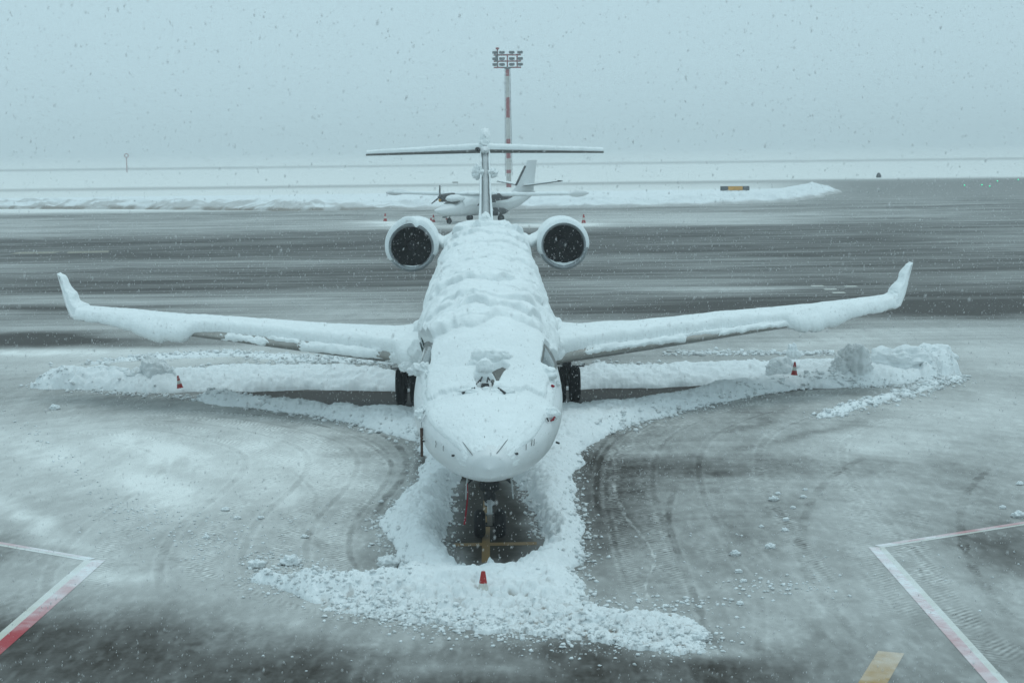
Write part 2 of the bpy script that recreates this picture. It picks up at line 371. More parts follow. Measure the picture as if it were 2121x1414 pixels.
# wheel tracks: photo polyline, half width in m, change of cover, tread strength
TRK = [([(560, 835), (700, 868), (800, 905), (842, 950), (830, 995), (795, 1035), (770, 1080)], .16, -.25, 0),
       ([(520, 845), (680, 885), (770, 925), (812, 965), (800, 1010)], .12, -.15, 0),
       ([(300, 850), (440, 872), (560, 895), (660, 930), (730, 985), (745, 1040), (740, 1110)], .42, .04, .30),
       ([(330, 905), (450, 915), (560, 945), (640, 970), (700, 1020)], .42, .05, .26),
       ([(540, 1035), (600, 1075), (660, 1125), (720, 1170)], .20, -.12, .1),
       ([(600, 970), (645, 1010), (655, 1040), (635, 1062)], .10, -.10, 0),
       ([(180, 1060), (330, 1140), (450, 1195), (560, 1245), (700, 1280), (880, 1300)], .35, -.03, .16),
       ([(1720, 800), (1560, 818), (1420, 848), (1310, 888), (1250, 940), (1236, 1000), (1240, 1070)], .12, -.14, 0),
       ([(1700, 790), (1540, 812), (1400, 842), (1290, 882), (1238, 935), (1222, 990)], .10, -.12, 0),
       ([(1740, 812), (1600, 830), (1460, 855), (1350, 890), (1290, 940), (1275, 990), (1275, 1060)], .40, .05, .26),
       ([(1398, 1010), (1385, 1060), (1392, 1110), (1420, 1180), (1440, 1240), (1475, 1320), (1520, 1375)], .12, -.16, 0),
       ([(1800, 940), (1720, 990), (1675, 1050), (1660, 1110), (1668, 1170), (1700, 1230), (1750, 1290), (1820, 1365)], .17, -.13, .05),
       ([(1850, 880), (1680, 930), (1560, 985), (1480, 1040), (1470, 1110), (1480, 1180)], .3, .02, .14),
       ([(1890, 1040), (1880, 1100), (1890, 1160), (1930, 1230), (2010, 1310), (2121, 1390)], .45, .02, .28),
       ([(2060, 960), (2010, 1010), (1990, 1070), (2000, 1140), (2050, 1230), (2121, 1300)], .16, -.14, .1),
       ([(1576, 1230), (1575, 1290), (1574, 1380)], .14, -.10, 0),
       ([(1780, 1000), (1770, 1080), (1790, 1160), (1840, 1240), (1900, 1320)], .35, .02, .16),
       ([(1265, 985), (1290, 1060), (1335, 1115), (1356, 1160), (1338, 1210), (1350, 1260)], .022, .20, 0),
       ([(1262, 920), (1275, 980), (1265, 1040)], .04, .12, 0),
       ([(0, 620), (700, 618), (1100, 602), (1500, 585), (2121, 570)], .10, .0, 0),
       ([(0, 600), (500, 596), (860, 590)], .12, .30, 0), ([(1110, 576), (1500, 566), (2121, 548)], .12, .22, 0),
       ([(0, 480), (860, 484), (1130, 480)], .16, .2, 0)]
TRK = [(smooth_line(gpl(p)), a * (.55 if b < 0 else .9), b * (.9 if b < 0 else 1.6), c * .85) for p, a, b, c in TRK]

HOLE = [(975, 975), (948, 1000), (938, 1035), (951, 1060), (933, 1095), (927, 1120), (951, 1148), (981, 1190), (998, 1178), (1013, 1160), (1017, 1160), (1033, 1178), (1049, 1186), (1087, 1150), (1122, 1118), (1095, 1085), (1091, 1050), (1075, 1020), (1062, 985), (1047, 950), (988, 950)]
HOLE2 = [(450, 815), (560, 828), (620, 832), (700, 838), (845, 852), (1160, 850), (1250, 842), (1340, 835), (1420, 822), (1480, 803), (1300, 806), (1160, 808), (840, 810), (600, 806), (440, 808)]
BELLY = [(430, 812), (640, 808), (840, 800), (1180, 795), (1400, 790), (1600, 780), (1760, 800), (1640, 812), (1450, 830), (1300, 846), (1180, 880), (1180, 1000), (860, 1000), (860, 880), (700, 850), (560, 838)]
def side(P, off):
    P = np.asarray(P); t = np.gradient(P, axis=0); t /= np.linalg.norm(t, axis=1, keepdims=True) + 1e-9; return P + off * np.stack([-t[:, 1], t[:, 0]], -1)
_bl = smooth_line(gpl([(330, 842), (520, 852), (680, 876), (800, 912), (842, 955), (825, 1010), (775, 1075), (765, 1140), (800, 1200)])); _br = smooth_line(gpl([(1800, 800), (1600, 812), (1430, 840), (1300, 885), (1236, 940), (1215, 1010), (1222, 1090), (1235, 1170), (1260, 1240)]))
for o_, hw_, am_, tr_ in ((.35, .05, -.10, 0), (.62, .20, .05, .22), (1.1, .06, -.09, 0), (1.5, .22, .04, .22), (2.2, .07, -.08, 0), (2.9, .24, .04, .2), (3.6, .08, -.06, 0), (4.6, .24, .03, .18), (5.4, .08, -.05, 0)):
    TRK.append((side(_bl, -o_), hw_ * 1.1, am_ * 1.5, tr_ * 1.5)); TRK.append((side(_br, o_ * (1.0 + .25 * math.sin(7 * o_))), hw_, am_ * .85, tr_ * 1.2))
def cover(x, y):
    P = np.stack([x, y, np.zeros_like(x)], -1)
    yy = np.maximum(y, 20.0); P[..., 1] = yy
    uv = proj(P); u, v = uv[..., 0], uv[..., 1]
    big = fbm(x / 9, y / 3.2, 4, 21); warp = fbm(x / 5, y / 2, 3, 31)
    u = u + 90 * big + 25 * warp; far = sstep(52, 75, y)
    vh = v + (u - 1060) * .0118
    vh = vh + (1 - far) * (14 * warp + 10 * big) * np.clip((v - 640) / 200, 0, 1) + far * 3.0 * fbm(x / 26, y / 9, 3, 5) * np.clip((v - 430) / 60, 0, 1)
    c = table(u, vh)
    lace = np.clip(.8 + 1.5 * fbm(x / .8, y / 2.4, 5, 77, .65), 0, 1.6)
    for (a, b, rx, ry, t, am) in PATCH:
        if not am: continue
        du, dv = u - a, v - b; ct, st = math.cos(t), math.sin(t)
        p, q = (du * ct + dv * st) / rx, (-du * st + dv * ct) / ry
        r2 = p * p + q * q
        c = c + am * np.exp(-r2 ** 1.2) * (1 if am < 0 or b < 600 else lace)
    # wind streaks, long across the field of view far off, curling drift marks near by
    wf = np.clip((y - 45) / 40, 0, 1)
    amp = np.clip(1 - np.abs(c - .35) * 1.1, .12, 1)
    st = fbm(x / 24 + .3 + .3 * warp, y / 1.6, 5, 41, .62)
    c = c + wf * amp * .11 * np.tanh(5 * fbm(x / 15 + .5 * warp, y / .9, 4, 47, .55)) * (y < 200)
    c = c + wf * amp * (.20 * st + .26 * fbm(x / 13, y / 4.5, 5, 43, .6)) * (y < 230)
    st2 = fbm(x / 2.6 + y * .1, y / .5, 5, 51, .6)
    cl_, cr_ = gp(590, 1120), gp(1640, 1190); lft = x < 0
    rad = np.where(lft, np.hypot(x - cl_[0], (y - cl_[1]) * .8), np.hypot(x - cr_[0], (y - cr_[1]) * .8)); an = np.where(lft, np.arctan2(y - cl_[1], x - cl_[0]), np.arctan2(y - cr_[1], x - cr_[0]))
    arc = fbm(rad / .45 + .4 * warp, an * 2.2, 4, 56, .6)
    c = c + (1 - wf) * amp * (.03 * st2 + .14 * arc * sstep(27.5, 31, y) + .22 * fbm(x / 1.6, y / 4.5, 6, 58, .62) + .10 * fbm(x / .3, y / .9, 3, 61, .6) + .16 * np.maximum(0, fbm(x / .14, y / .4, 2, 64)) + .10 * sstep(.0, .35, fbm(x / 1.1, y / 2.4, 3, 68)) * billow(x / .2, y / .35, 2, 69))
    m = (y > 24) & (y < 62) & (np.abs(x) < 16)
    if m.any():
        e = np.maximum(sdf_poly(x[m], y[m], gpl(HOLE)), np.maximum(sdf_poly(x[m], y[m], gpl(HOLE2)), sdf_poly(x[m], y[m], gpl(BELLY)))) + .3 * warp[m]
        c[m] = c[m] * (1 - .97 * sstep(-.15, .35, e)) + .05 * sstep(-.1, .3, e) * np.clip(fbm(x[m] / .3, y[m] / .1, 3, 66) + .1, 0, 1)
    near = y < 80; xs, ys = x[near], y[near]; cc = c[near]
    for L, hw, am, tr in TRK:
        x0, y0 = L.min(0) - hw - .3; x1, y1 = L.max(0) + hw + .3
        m = (xs > x0) & (xs < x1) & (ys > y0) & (ys < y1)
        if not m.any(): continue
        d, sg, al, LL = dist_line(xs[m], ys[m], L)
        e = 1 - sstep(hw * .7, hw * 1.15, d + .05 * pn(xs[m] / .4, ys[m] / .4, 3)); e = e * np.clip(.62 + 1.5 * fbm(xs[m] / 1.2, ys[m] / .9, 4, 71, .65), .0, 1.2) * sstep(0, 1.2, al) * sstep(0, 1.2, LL - al)
        pat = np.sin((al + .9 * d) * 2 * math.pi / .145 + 1.2 * pn(xs[m] / .6, ys[m] / .6, 8)) + 1.2 * pn(xs[m] / .09, ys[m] / .09, 9)
        cc[m] += e * (am + tr * pat * .6) + (.05 if am < 0 and tr == 0 else 0) * np.exp(-((d - hw * 1.35) / .035) ** 2) * sstep(0, 1, al) * sstep(0, 1, LL - al)
    c = c.copy(); c[near] = cc
    return np.clip(c * 1.03 - .02, 0, 1)

# ---- banks of ploughed snow: outlines measured off the photo, laid on the ground
LOBE = [(868, 915), (878, 960), (850, 1010), (812, 1050), (788, 1085), (800, 1120), (824, 1155), (834, 1195), (800, 1205), (740, 1215), (640, 1205), (545, 1190), (515, 1205), (600, 1232), (700, 1262), (800, 1283), (900, 1299),
        (980, 1303), (1060, 1318), (1200, 1330), (1300, 1345), (1400, 1355), (1462, 1340), (1478, 1310), (1440, 1292), (1380, 1268), (1290, 1262), (1225, 1252), (1195, 1210), (1190, 1185), (1214, 1158), (1200, 1125),
        (1212, 1105), (1197, 1060), (1188, 1010), (1200, 960), (1216, 925), (1262, 896), (1330, 872), (1420, 850), (1520, 828), (1660, 803), (1640, 790), (1540, 800), (1450, 818), (1370, 835), (1260, 852), (1100, 862),
        (900, 868), (760, 862), (680, 850), (560, 838), (440, 820), (400, 830), (470, 842), (560, 850), (660, 862), (760, 886), (830, 906)]
BL = [(60, 803), (110, 806), (250, 811), (330, 814), (420, 812), (640, 808), (850, 810), (850, 785), (700, 780), (560, 780), (420, 784), (340, 795), (200, 792), (110, 793)]
BR = [(1160, 808), (1300, 804), (1450, 799), (1560, 794), (1640, 804), (1740, 803), (1860, 797), (1960, 785), (2005, 778), (1930, 768), (1820, 765), (1700, 768), (1560, 772), (1400, 778), (1300, 780), (1160, 782)]
CR = [(1690, 868), (1740, 858), (1840, 830), (1930, 803), (2000, 782), (1985, 778), (1900, 800), (1800, 828), (1720, 850)]
UL = [(180, 756), (320, 745), (480, 738), (640, 750), (820, 752), (820, 745), (640, 740), (480, 730), (300, 738)]
UR = [(1400, 728), (1560, 734), (1720, 737), (1700, 726), (1500, 724)]
def bank_height(x, y):
    h = np.full(x.shape, -.06); dirt_tone = np.zeros(x.shape)
    wob = .10 * fbm(x / .5, y / .5, 3, 81) + .22 * fbm(x / 1.7, y / 1.7, 2, 82)
    def area(P, H, edge, near=1.0):
        s = sdf_poly(x, y, gpl(P)) + wob * near
        return np.where(s > 0, H * (1 - np.exp(-np.maximum(s, 0) / edge)), -.06), s
    lumps = billow(x / .55, y / .55, 4, 91); fine = billow(x / .16, y / .16, 3, 95)
    soft = fbm(x / 1.3, y / 1.3, 3, 99)
    s_l = None
    hl, sl_ = area(LOBE, .38, .35)
    sh = sdf_poly(x, y, gpl(HOLE, .1)) + 1.3 * wob + .10 * fine + .12 * billow(x / .35, y / .18, 3, 131)
    sh2 = sdf_poly(x, y, gpl(HOLE2)) + .5 * wob
    hl = np.where(sl_ > 0, hl * (1 + .35 * soft + .22 * lumps) + .022 * fine + .035 * chunks(x / .22, y / .2, 9) + .03 * fbm(x / .08, y / .08, 2, 153), hl)
    # a rounded heap right in front of the nose wheels
    g = gp(1015, 1172); rr = np.hypot((x - g[0]) / .95, (y - g[1]) / .6); hl = np.where(sl_ > 0, hl + .26 * np.exp(-rr ** 2 * 1.6), hl)
    # trampled rubble along the near edge: lower, rougher, dirtier
    g0 = gp(1000, 1235)[1] + .06 * x; rub = sstep(g0 + .4, g0 - .5, y + .6 * soft)
    sl_ = sl_ + rub * (.22 * fbm(x / .22, y / .2, 3, 161) - .04 + .30 * fbm(x / .9, y / .6, 2, 163))
    cl = billow(x / .22, y / .22, 2, 111); cl2 = np.maximum(billow(x / .33, y / .3, 2, 117), 0)
    ch = chunks(x / .20 + .5 * fbm(x / .3, y / .3, 2, 151), y / .17, 5); ch = ch + .9 * np.clip(chunks(x / .55 + .4 * fbm(x / .4, y / .4, 2, 157), y / .45, 6) - .55, 0, 1) * 2; hr = np.where(sl_ > 0, .10 * ch * np.clip(sl_ / .8, .15, 1) + (.015 + .085 * np.clip(sl_, 0, 1.2) / 1.2) * (.4 + .9 * cl2 ** 1.5 + .45 * cl) + .035 * fine + .02 * billow(x / .08, y / .08, 2, 133) - .05 * sstep(-1.2, -3.0, x + .8 * soft) - .03 * sstep(2.2, 3.6, x + .8 * soft), -.06)
    hl = hl * (1 - rub) + hr * rub; dirt_tone = np.maximum(dirt_tone, rub * (sstep(.10, .0, ch) * .35 + sstep(.05, -.40, cl + .5 * cl2 - .25) * .9 + .07))
    for q_ in (sh, sh2): hl = np.minimum(hl, np.where(q_ > 0, -.06, -.06 + .52 * (1 - np.exp(q_ / (.24 if q_ is sh else .22)))))
    h = np.maximum(h, hl)
    for P, H, e, k in ((BL, .47, .5, 0), (BR, .47, .5, 1), (CR, .13, .25, 2), (UL, .10, .5, 3)):
        a, s = area(P, H, e, 1.3)
        if k == 1: big = sstep(12, 14, x)
        elif k == 0: big = sstep(-10.2, -12.5, x)
        else: big = 0
        a = np.where(s > 0, a * (1 + .3 * soft + (.25 + .2 * big) * lumps + (.5 if k == 1 else .12) * big * billow(x / 1.5, y / 1.1, 2, 121)) * (1 + (.35 if k == 1 else .1) * big) + .03 * fine + (.40 if k == 1 else .30) * big * (chunks(x / .75 + .5 * fbm(x, y, 3, 155), y / .6, 7) - .2) + .06 * chunks(x / .3, y / .28, 11), a)
        h = np.maximum(h, a)
    # the tarmac under the belly and round the wheels stays bare
    return h, np.clip(dirt_tone, 0, 1)

# ------------------------------------------------------------------ ground: one sheet to the horizon
def fan(rows, us): 
    Y, U = np.meshgrid(rows, us, indexing='ij'); return U * np.maximum(Y, 16.0), Y
rows = [np.linspace(-60, 18, 14), np.exp(np.arange(math.log(19), math.log(75), .00125))]
y = rows[-1][-1]; r3 = []
while y < 6000: y += max(y * .0012, y * y / 12000 * .5); r3.append(y)
rows = np.concatenate(rows + [np.array(r3), [8000, 12000]])
us = np.concatenate([-np.geomspace(6, .36, 10), np.linspace(-.335, .335, 900), np.geomspace(.36, 6, 10)])
gx, gy = fan(rows, us)
gc = cover(gx, gy)
ground = grid_obj('ground', np.stack([gx, gy, np.zeros_like(gx)], -1), APRON, attrs={'cover': gc}, flip=True)
tag(ground, kind='structure')

def strip(name, pts, w0, w1, m, z, label, cat, group=None, n=60, dense=.08, dust=(.1, .1)):
    """painted line: centre polyline on the ground, offsets w0..w1 across"""
    P = np.array(pts, float); seg = np.r_[0, np.cumsum(np.hypot(*np.diff(P, axis=0).T))]; k = max(2, int(seg[-1] / dense))
    t = np.linspace(0, seg[-1], k); X = np.interp(t, seg, P[:, 0]); Y = np.interp(t, seg, P[:, 1])
    tx, ty = np.gradient(X), np.gradient(Y); l = np.hypot(tx, ty); nx, ny = -ty / l, tx / l
    ws = np.linspace(w0, w1, 5)[None]; gx_, gy_ = X[:, None] + nx[:, None] * ws, Y[:, None] + ny[:, None] * ws
    c = cover(gx_, gy_)
    o = grid_obj(name, np.stack([gx_, gy_, np.full_like(gx_, z)], -1), m, attrs={'cover': np.clip(c * .9 + np.interp(t, [0, seg[-1]], dust)[:, None] + .45 * fbm(gx_ / .9, gy_ / .4, 5, 201, .65), 0, 1)})
    for p in o.data.polygons[:1]:
        if p.normal.z < 0: o.data.flip_normals()
    return tag(o, kind='structure')
MARK = 'painted stand boundary lines'
a1, a2, a3 = gp(-60, 1118)[:2], gp(183, 1160)[:2], gp(-60, 1370)[:2]
strip('white_line', [a1, a2], -.05, .05, P_WHITE, .004, '', '', dust=(.05, .25))
strip('white_line', [a2, a3], -.07, .07, P_WHITE, .005, '', '', dust=(.12, -.05))
strip('red_line', [a1, a2], .05, .17, P_RED, .006, '', '', dust=(.15, .45))
strip('red_line', [a2, a3], .07, .30, P_RED, .006, '', '', dust=(.35, -.1))
b1, b2, b3 = gp(2200, 1073)[:2], gp(1825, 1133)[:2], gp(2140, 1480)[:2]
strip('white_line', [b1, b2], -.04, .045, P_WHITE, .004, '', '', dust=(.0, .12))
strip('white_line', [b2, b3], -.05, .055, P_WHITE, .005, '', '', dust=(.0, .1))
strip('red_line', [b1, b2], -.17, -.04, P_RED, .006, '', '', dust=(.15, .38))
strip('red_line', [b2, b3], -.22, -.05, P_RED, .006, '', '', dust=(.38, .22))
strip('yellow_line', [gp(1846, 1350)[:2], gp(1780, 1460)[:2]], -.18, .18, P_YEL, .004, '', '', dust=(.12, -.15))
def flat_strip(name, pts, hw, m, z=.006, c=.05):
    o = strip(name, pts, -hw, hw, m, z, '', ''); a = o.data.attributes['cover']; a.data.foreach_set('value', np.full(len(a.data), c, dtype=np.float32)); return o
flat_strip('yellow_line', [gp(940, 1128)[:2], gp(1112, 1125)[:2]], .12, P_YELD, .004)
flat_strip('yellow_line', [gp(1006, 1165)[:2], (.0, 46.)], .07, P_YELD, .008)
flat_strip('yellow_line', [gp(30, 524)[:2], gp(118, 523)[:2]], 1.1, P_OCH, .004, .12)
flat_strip('yellow_line', [gp(140, 523)[:2], gp(225, 521)[:2]], 1.1, P_OCH, .004, .12)
for q in ((1693, 592), (1720, 599), (1737, 606), (1762, 593)):
    g = gp(*q)[:2]; flat_strip('white_line', [g - (.3, 0), g + (.3, 0)], .28, P_WHITE, .004, .2)

# ------------------------------------------------------------------ ploughed snow round the aircraft
br = np.exp(np.arange(math.log(23.0), math.log(66), .00105)); bu = np.linspace(-.335, .335, 950)
bx, by = fan(br, bu); bh, bd = bank_height(bx, by)
# under the aircraft's tyres the snow is kept off
for tx_, ty_ in ((-2.3, 47.6), (2.3, 47.6)):
    rr = np.hypot((bx - tx_) / .5, (by - ty_) / .9); bh = np.where(rr < 1, -.06, bh)
bank = grid_obj('snow_bank', np.stack([bx, by, bh], -1), BANK, keep=bh > -.03, attrs={'dirt_tone': bd}, flip=True)
tag(bank, 'white ploughed snow banks and trampled rubble ringing the parked jet', 'ploughed snow', kind='stuff')

# far bank between the taxiways
fr = np.concatenate([np.arange(186, 262, .22)]); fu = np.arange(-75, 62, .22)
fx, fy = np.meshgrid(fu, fr); fy2 = fy
FB = [(-120, 437), (0, 433), (300, 434), (600, 437), (850, 434), (1300, 430), (1500, 424), (1640, 418), (1742, 400), (1700, 388), (1500, 389), (1300, 392), (800, 398), (400, 400), (-120, 404)]
s = sdf_poly(fx, fy, gpl(FB)) + 1.6 * fbm(fx / 7, fy / 5, 3, 141) + .5 * fbm(fx / 1.5, fy / 1.5, 2, 142)
crest = np.exp(-((s - 3.2) / 2.6) ** 2)
fh = np.where(s > 0, .30 * (1 - np.exp(-s / 1.5)) + crest * (.35 + .75 * np.maximum(0, billow(fx / 3.5, fy / 3, 3, 145))) + .06 * billow(fx / .9, fy / .9, 2, 147), -.06)
fb = grid_obj('snow_bank', np.stack([fx, fy, fh], -1), BANK, keep=fh > -.03, attrs={'dirt_tone': np.clip(sstep(.9, .0, s) * .55 + .5 * sstep(.25, .6, billow(fx / 4, fy / 2, 2, 149)) * sstep(4, 2, s) * sstep(-2, -20, fx), 0, 1)}, flip=False)
if fb.data.polygons[0].normal.z < 0: fb.data.flip_normals()
tag(fb, 'long low white snow berm far behind the small propeller aircraft', 'snow berm', kind='stuff')

# ------------------------------------------------------------------ loose lumps of snow
LUMPS = [(1523, 1150, .085, 'dark snow clump on the right apron, nearest the rubble', 1), (1596, 1135, .085, 'rounded snow clump on the grey film right of the dark clump', 0),
         (1603, 1037, .09, 'largest snow clump of the loose trail above the wheel tracks', 1), (1611, 1024, .055, 'small snow clump touching the back of the trail\'s largest clump', 0),
         (1668, 1015, .045, 'farthest little snow clump at the top of the loose trail', 0), (1664, 1031, .06, 'flat snow clump just below the farthest one in the trail', 0),
         (1643, 1053, .05, 'snow clump on its own midway between the trail groups', 0), (1628, 1078, .055, 'snow clump in the middle of the loose trail', 0),
         (1577, 1092, .045, 'snow clump set off to the left of the loose trail', 0), (1626, 1100, .06, 'wide low snow clump at the near end of the trail', 0),
         (1530, 1186, .06, 'snow clump above the scatter of crumbs on the right apron', 1), (1540, 1205, .05, 'snow clump beside the crumbs on the right apron', 0), (1533, 1252, .055, 'snow clump alone below the scatter of crumbs', 0),
         (2112, 1072, .12, 'big snow clump at the right edge just behind the boundary line', 1), (2077, 1053, .06, 'small snow clump behind the big clump near the right edge', 0), (2113, 1004, .07, 'flat snow clump highest up by the right edge', 0),
         (467, 1058, .075, 'brownish snow clump on the white left apron', 1), (491, 1075, .065, 'white snow clump just right of the brownish one', 0), (540, 1074, .06, 'snow clump third along the row on the left apron', 0),
         (428, 1115, .06, 'snow clump nearest the camera below the left row', 0), (631, 1114, .065, 'lone snow clump beside the diagonal wheel mark on the left', 1), (113, 848, .13, 'bright lone snow clump in front of the far left snow heap', 0),
         (603, 1170, .16, 'broad crumbly snow clump behind the left end of the rubble', 0), (530, 1176, .13, 'low broken snow clump at the far left end of the rubble', 1), (738, 1228, .20, 'tall dirty snow lump standing in the left rubble', 1),
         (805, 1175, .20, 'grey snow lump leaning on the left flank of the nose bank', 1), (1450, 1328, .13, 'snow lump at the right tip of the rubble', 1), (1236, 1295, .20, 'large smooth snow lump in the right rubble', 0), (790, 1040, .05, 'small snow clump left of the nose gear bank', 0)]
random.seed(4)
for i, (px, py, r, lab, d) in enumerate(LUMPS):
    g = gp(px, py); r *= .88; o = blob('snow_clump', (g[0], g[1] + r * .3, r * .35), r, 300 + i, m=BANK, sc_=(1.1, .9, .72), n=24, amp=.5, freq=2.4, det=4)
    a = o.data.attributes.new('dirt_tone', 'FLOAT', 'POINT')
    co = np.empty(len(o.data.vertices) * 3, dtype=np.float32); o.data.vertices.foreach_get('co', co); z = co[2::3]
    a.data.foreach_set('value', (np.clip(.35 - z / r, 0, 1) * (.75 if d else .3)).astype(np.float32)); tag(o, lab, 'snow clump', 'loose snow clumps on the apron')  # clump colour turns darker and browner towards its bottom
# crumbs nobody could count
def ico():
    t = (1 + 5 ** .5) / 2; V = np.array([(-1, t, 0), (1, t, 0), (-1, -t, 0), (1, -t, 0), (0, -1, t), (0, 1, t), (0, -1, -t), (0, 1, -t), (t, 0, -1), (t, 0, 1), (-t, 0, -1), (-t, 0, 1)], float)
    V /= np.linalg.norm(V[0]); Fs = np.array([(0, 11, 5), (0, 5, 1), (0, 1, 7), (0, 7, 10), (0, 10, 11), (1, 5, 9), (5, 11, 4), (11, 10, 2), (10, 7, 6), (7, 1, 8), (3, 9, 4), (3, 4, 2), (3, 2, 6), (3, 6, 8), (3, 8, 9), (4, 9, 5), (2, 4, 11), (6, 2, 10), (8, 6, 7), (9, 8, 1)])
    return V, Fs
IV, IF = ico()
def scatter(name, P, R, m, rng, jit=.5, squash=.62, smooth=True):
    n = len(P); V = IV[None] * R[:, None, None] * (1 + jit * rng.uniform(-1, 1, (n, 12, 1))); V[..., 2] *= squash
    a = rng.uniform(0, 6.28, n); ca, sa = np.cos(a)[:, None], np.sin(a)[:, None]
    V = np.stack([V[..., 0] * ca - V[..., 1] * sa, V[..., 0] * sa + V[..., 1] * ca, V[..., 2]], -1) + P[:, None]
    Fs = IF[None] + 12 * np.arange(n)[:, None, None]
    return link(name, np_mesh(name, V.reshape(-1, 3), Fs.reshape(-1, 3), {'dirt_tone': np.repeat(rng.uniform(0, .5, n) ** 2 * 1.3, 12)}, smooth), m)
rng = np.random.RandomState(11); PP = []; RR = []
def cloud(c, sx, sy, n, r0, r1, ang=0.0):
    ct, st = math.cos(ang), math.sin(ang)
    a, b = rng.normal(0, sx, n), rng.normal(0, sy, n)
    for i in range(n): PP.append((c[0] + a[i] * ct - b[i] * st, c[1] + a[i] * st + b[i] * ct)); RR.append(r0 + (r1 - r0) * rng.rand() ** 3)
def along(pts, w_, n, r0, r1):
    P = smooth_line(gpl(pts)); t = rng.rand(n) * (len(P) - 1); i = t.astype(int); i = np.minimum(i, len(P) - 2); f = (t - i)[:, None]
    Q = P[i] * (1 - f) + P[i + 1] * f + rng.normal(0, w_, (n, 2))
    for q in Q: PP.append(tuple(q)); RR.append(r0 + (r1 - r0) * rng.rand() ** 3)
along([(530, 1190), (650, 1222), (780, 1262), (900, 1285), (1060, 1300), (1250, 1315), (1440, 1330)], .28, 1600, .008, .05); along([(500, 1195), (650, 1235), (780, 1278), (900, 1300), (1060, 1322), (1250, 1342), (1450, 1345), (1490, 1300)], .30, 900, .006, .04)
along([(560, 1165), (640, 1180), (760, 1215), (830, 1225)], .35, 420, .010, .05)
along([(868, 915), (870, 980), (812, 1050), (788, 1085), (805, 1130), (834, 1195)], .16, 420, .012, .05)
along([(1216, 925), (1190, 1010), (1197, 1060), (1212, 1105), (1214, 1158), (1190, 1200), (1225, 1252)], .15, 480, .012, .055)
along([(935, 1000), (925, 1035), (938, 1060), (920, 1100), (940, 1140)], .10, 160, .012, .05)
along([(1075, 990), (1100, 1050), (1110, 1090), (1125, 1115)], .10, 160, .012, .05)
along([(1690, 868), (1840, 830), (1930, 803), (2000, 782)], .25, 500, .02, .09)
along([(0, 850), (60, 885), (95, 920), (140, 960), (190, 1000), (240, 1045), (330, 1070)], .14, 130, .012, .04)
along([(240, 1040), (380, 1110), (520, 1150), (640, 1180)], .45, 500, .008, .035)
along([(60, 800), (250, 815), (420, 828), (640, 862), (868, 915)], .22, 500, .02, .08)
along([(1262, 896), (1420, 850), (1660, 803), (1860, 800), (1990, 780)], .22, 600, .02, .08)
along([(1400, 733), (1560, 731), (1720, 733)], .35, 420, .03, .12); along([(180, 752), (320, 741), (480, 734), (640, 745), (820, 748)], .5, 500, .03, .11); along([(400, 765), (600, 752), (820, 755)], .5, 300, .03, .10); along([(1200, 755), (1400, 760), (1620, 755), (1900, 760)], .5, 400, .03, .11)
cloud(gp(1620, 1215), .45, .35, 150, .008, .04); cloud(gp(1600, 1150), 1.6, 1.2, 120, .008, .03); cloud(gp(560, 1100), 1.6, 1.0, 200, .008, .03); cloud(gp(420, 1080), 1.2, .8, 120, .008, .03)
cloud(gp(1290, 1245), .5, .3, 90, .01, .045); cloud(gp(1420, 1255), .4, .25, 70, .01, .05); cloud(gp(2000, 1200), 1.0, 1.0, 60, .008, .025); cloud(gp(1000, 1350), 1.5, .4, 60, .006, .02)
PP = np.array(PP); RR = np.array(RR); hh, _ = bank_height(PP[:, 0], PP[:, 1])
crumbs = scatter('snow_crumbs', np.stack([PP[:, 0], PP[:, 1], np.maximum(hh, 0) + RR * .35], -1), RR, BANK, rng)
tag(crumbs, 'loose snow crumbs scattered over the apron and along the bank edges', 'snow crumbs', kind='stuff')

# big broken blocks in the two heaps at the wing tips
def block(px, py, r, seed, lab, sc_=(1, .8, 1), dirt_tone=.0):
    g = gp(px, py); o = blob('snow_block', (g[0], g[1] + r * .4, r * sc_[2] * .7 + .2), r, seed, m=BANK, sc_=sc_, n=48, amp=.42, freq=1.35, det=5)
    a = o.data.attributes.new('dirt_tone', 'FLOAT', 'POINT'); a.data.foreach_set('value', np.full(len(a.data), dirt_tone, dtype=np.float32))
    return tag(o, lab, 'snow block', 'snow blocks in the wing tip heaps')
block(1775, 795, .50, 401, 'big grey rounded snow block in the right heap', (1.0, .8, 1.05), .20)
block(1745, 795, .36, 402, 'grey snow block leaning on the left of the big rounded one', (.9, .8, .9), .16)
block(1643, 760, .24, 403, 'tall upright snow block behind the right cone', (.8, .7, 1.3), 0)
block(1625, 795, .38, 404, 'snow block left of the cone in the right heap', (1.2, .8, .8), .06)
block(1860, 785, .55, 405, 'wide white snow block to the right of the grey one', (1.5, .9, .75), .0)
block(1935, 776, .50, 406, 'rightmost white snow block of the right heap', (1.3, .9, .8), .0)
block(1690, 785, .40, 407, 'white snow block between the right cone and the grey blocks', (1.3, .8, .6), 0)
block(320, 806, .42, 411, 'tallest grey snow block in the left heap', (.95, .8, 1.0), .10)
block(280, 806, .30, 412, 'smaller snow block left of the tallest one in the left heap', (1.1, .8, .75), .08)
block(350, 806, .28, 413, 'snow block between the tallest block and the left cone', (.8, .8, .9), .04)
block(210, 800, .40, 414, 'wide low white snow block in the left heap', (1.6, .9, .6), 0)
block(140, 800, .34, 415, 'leftmost snow block of the left heap', (1.5, .9, .65), 0)

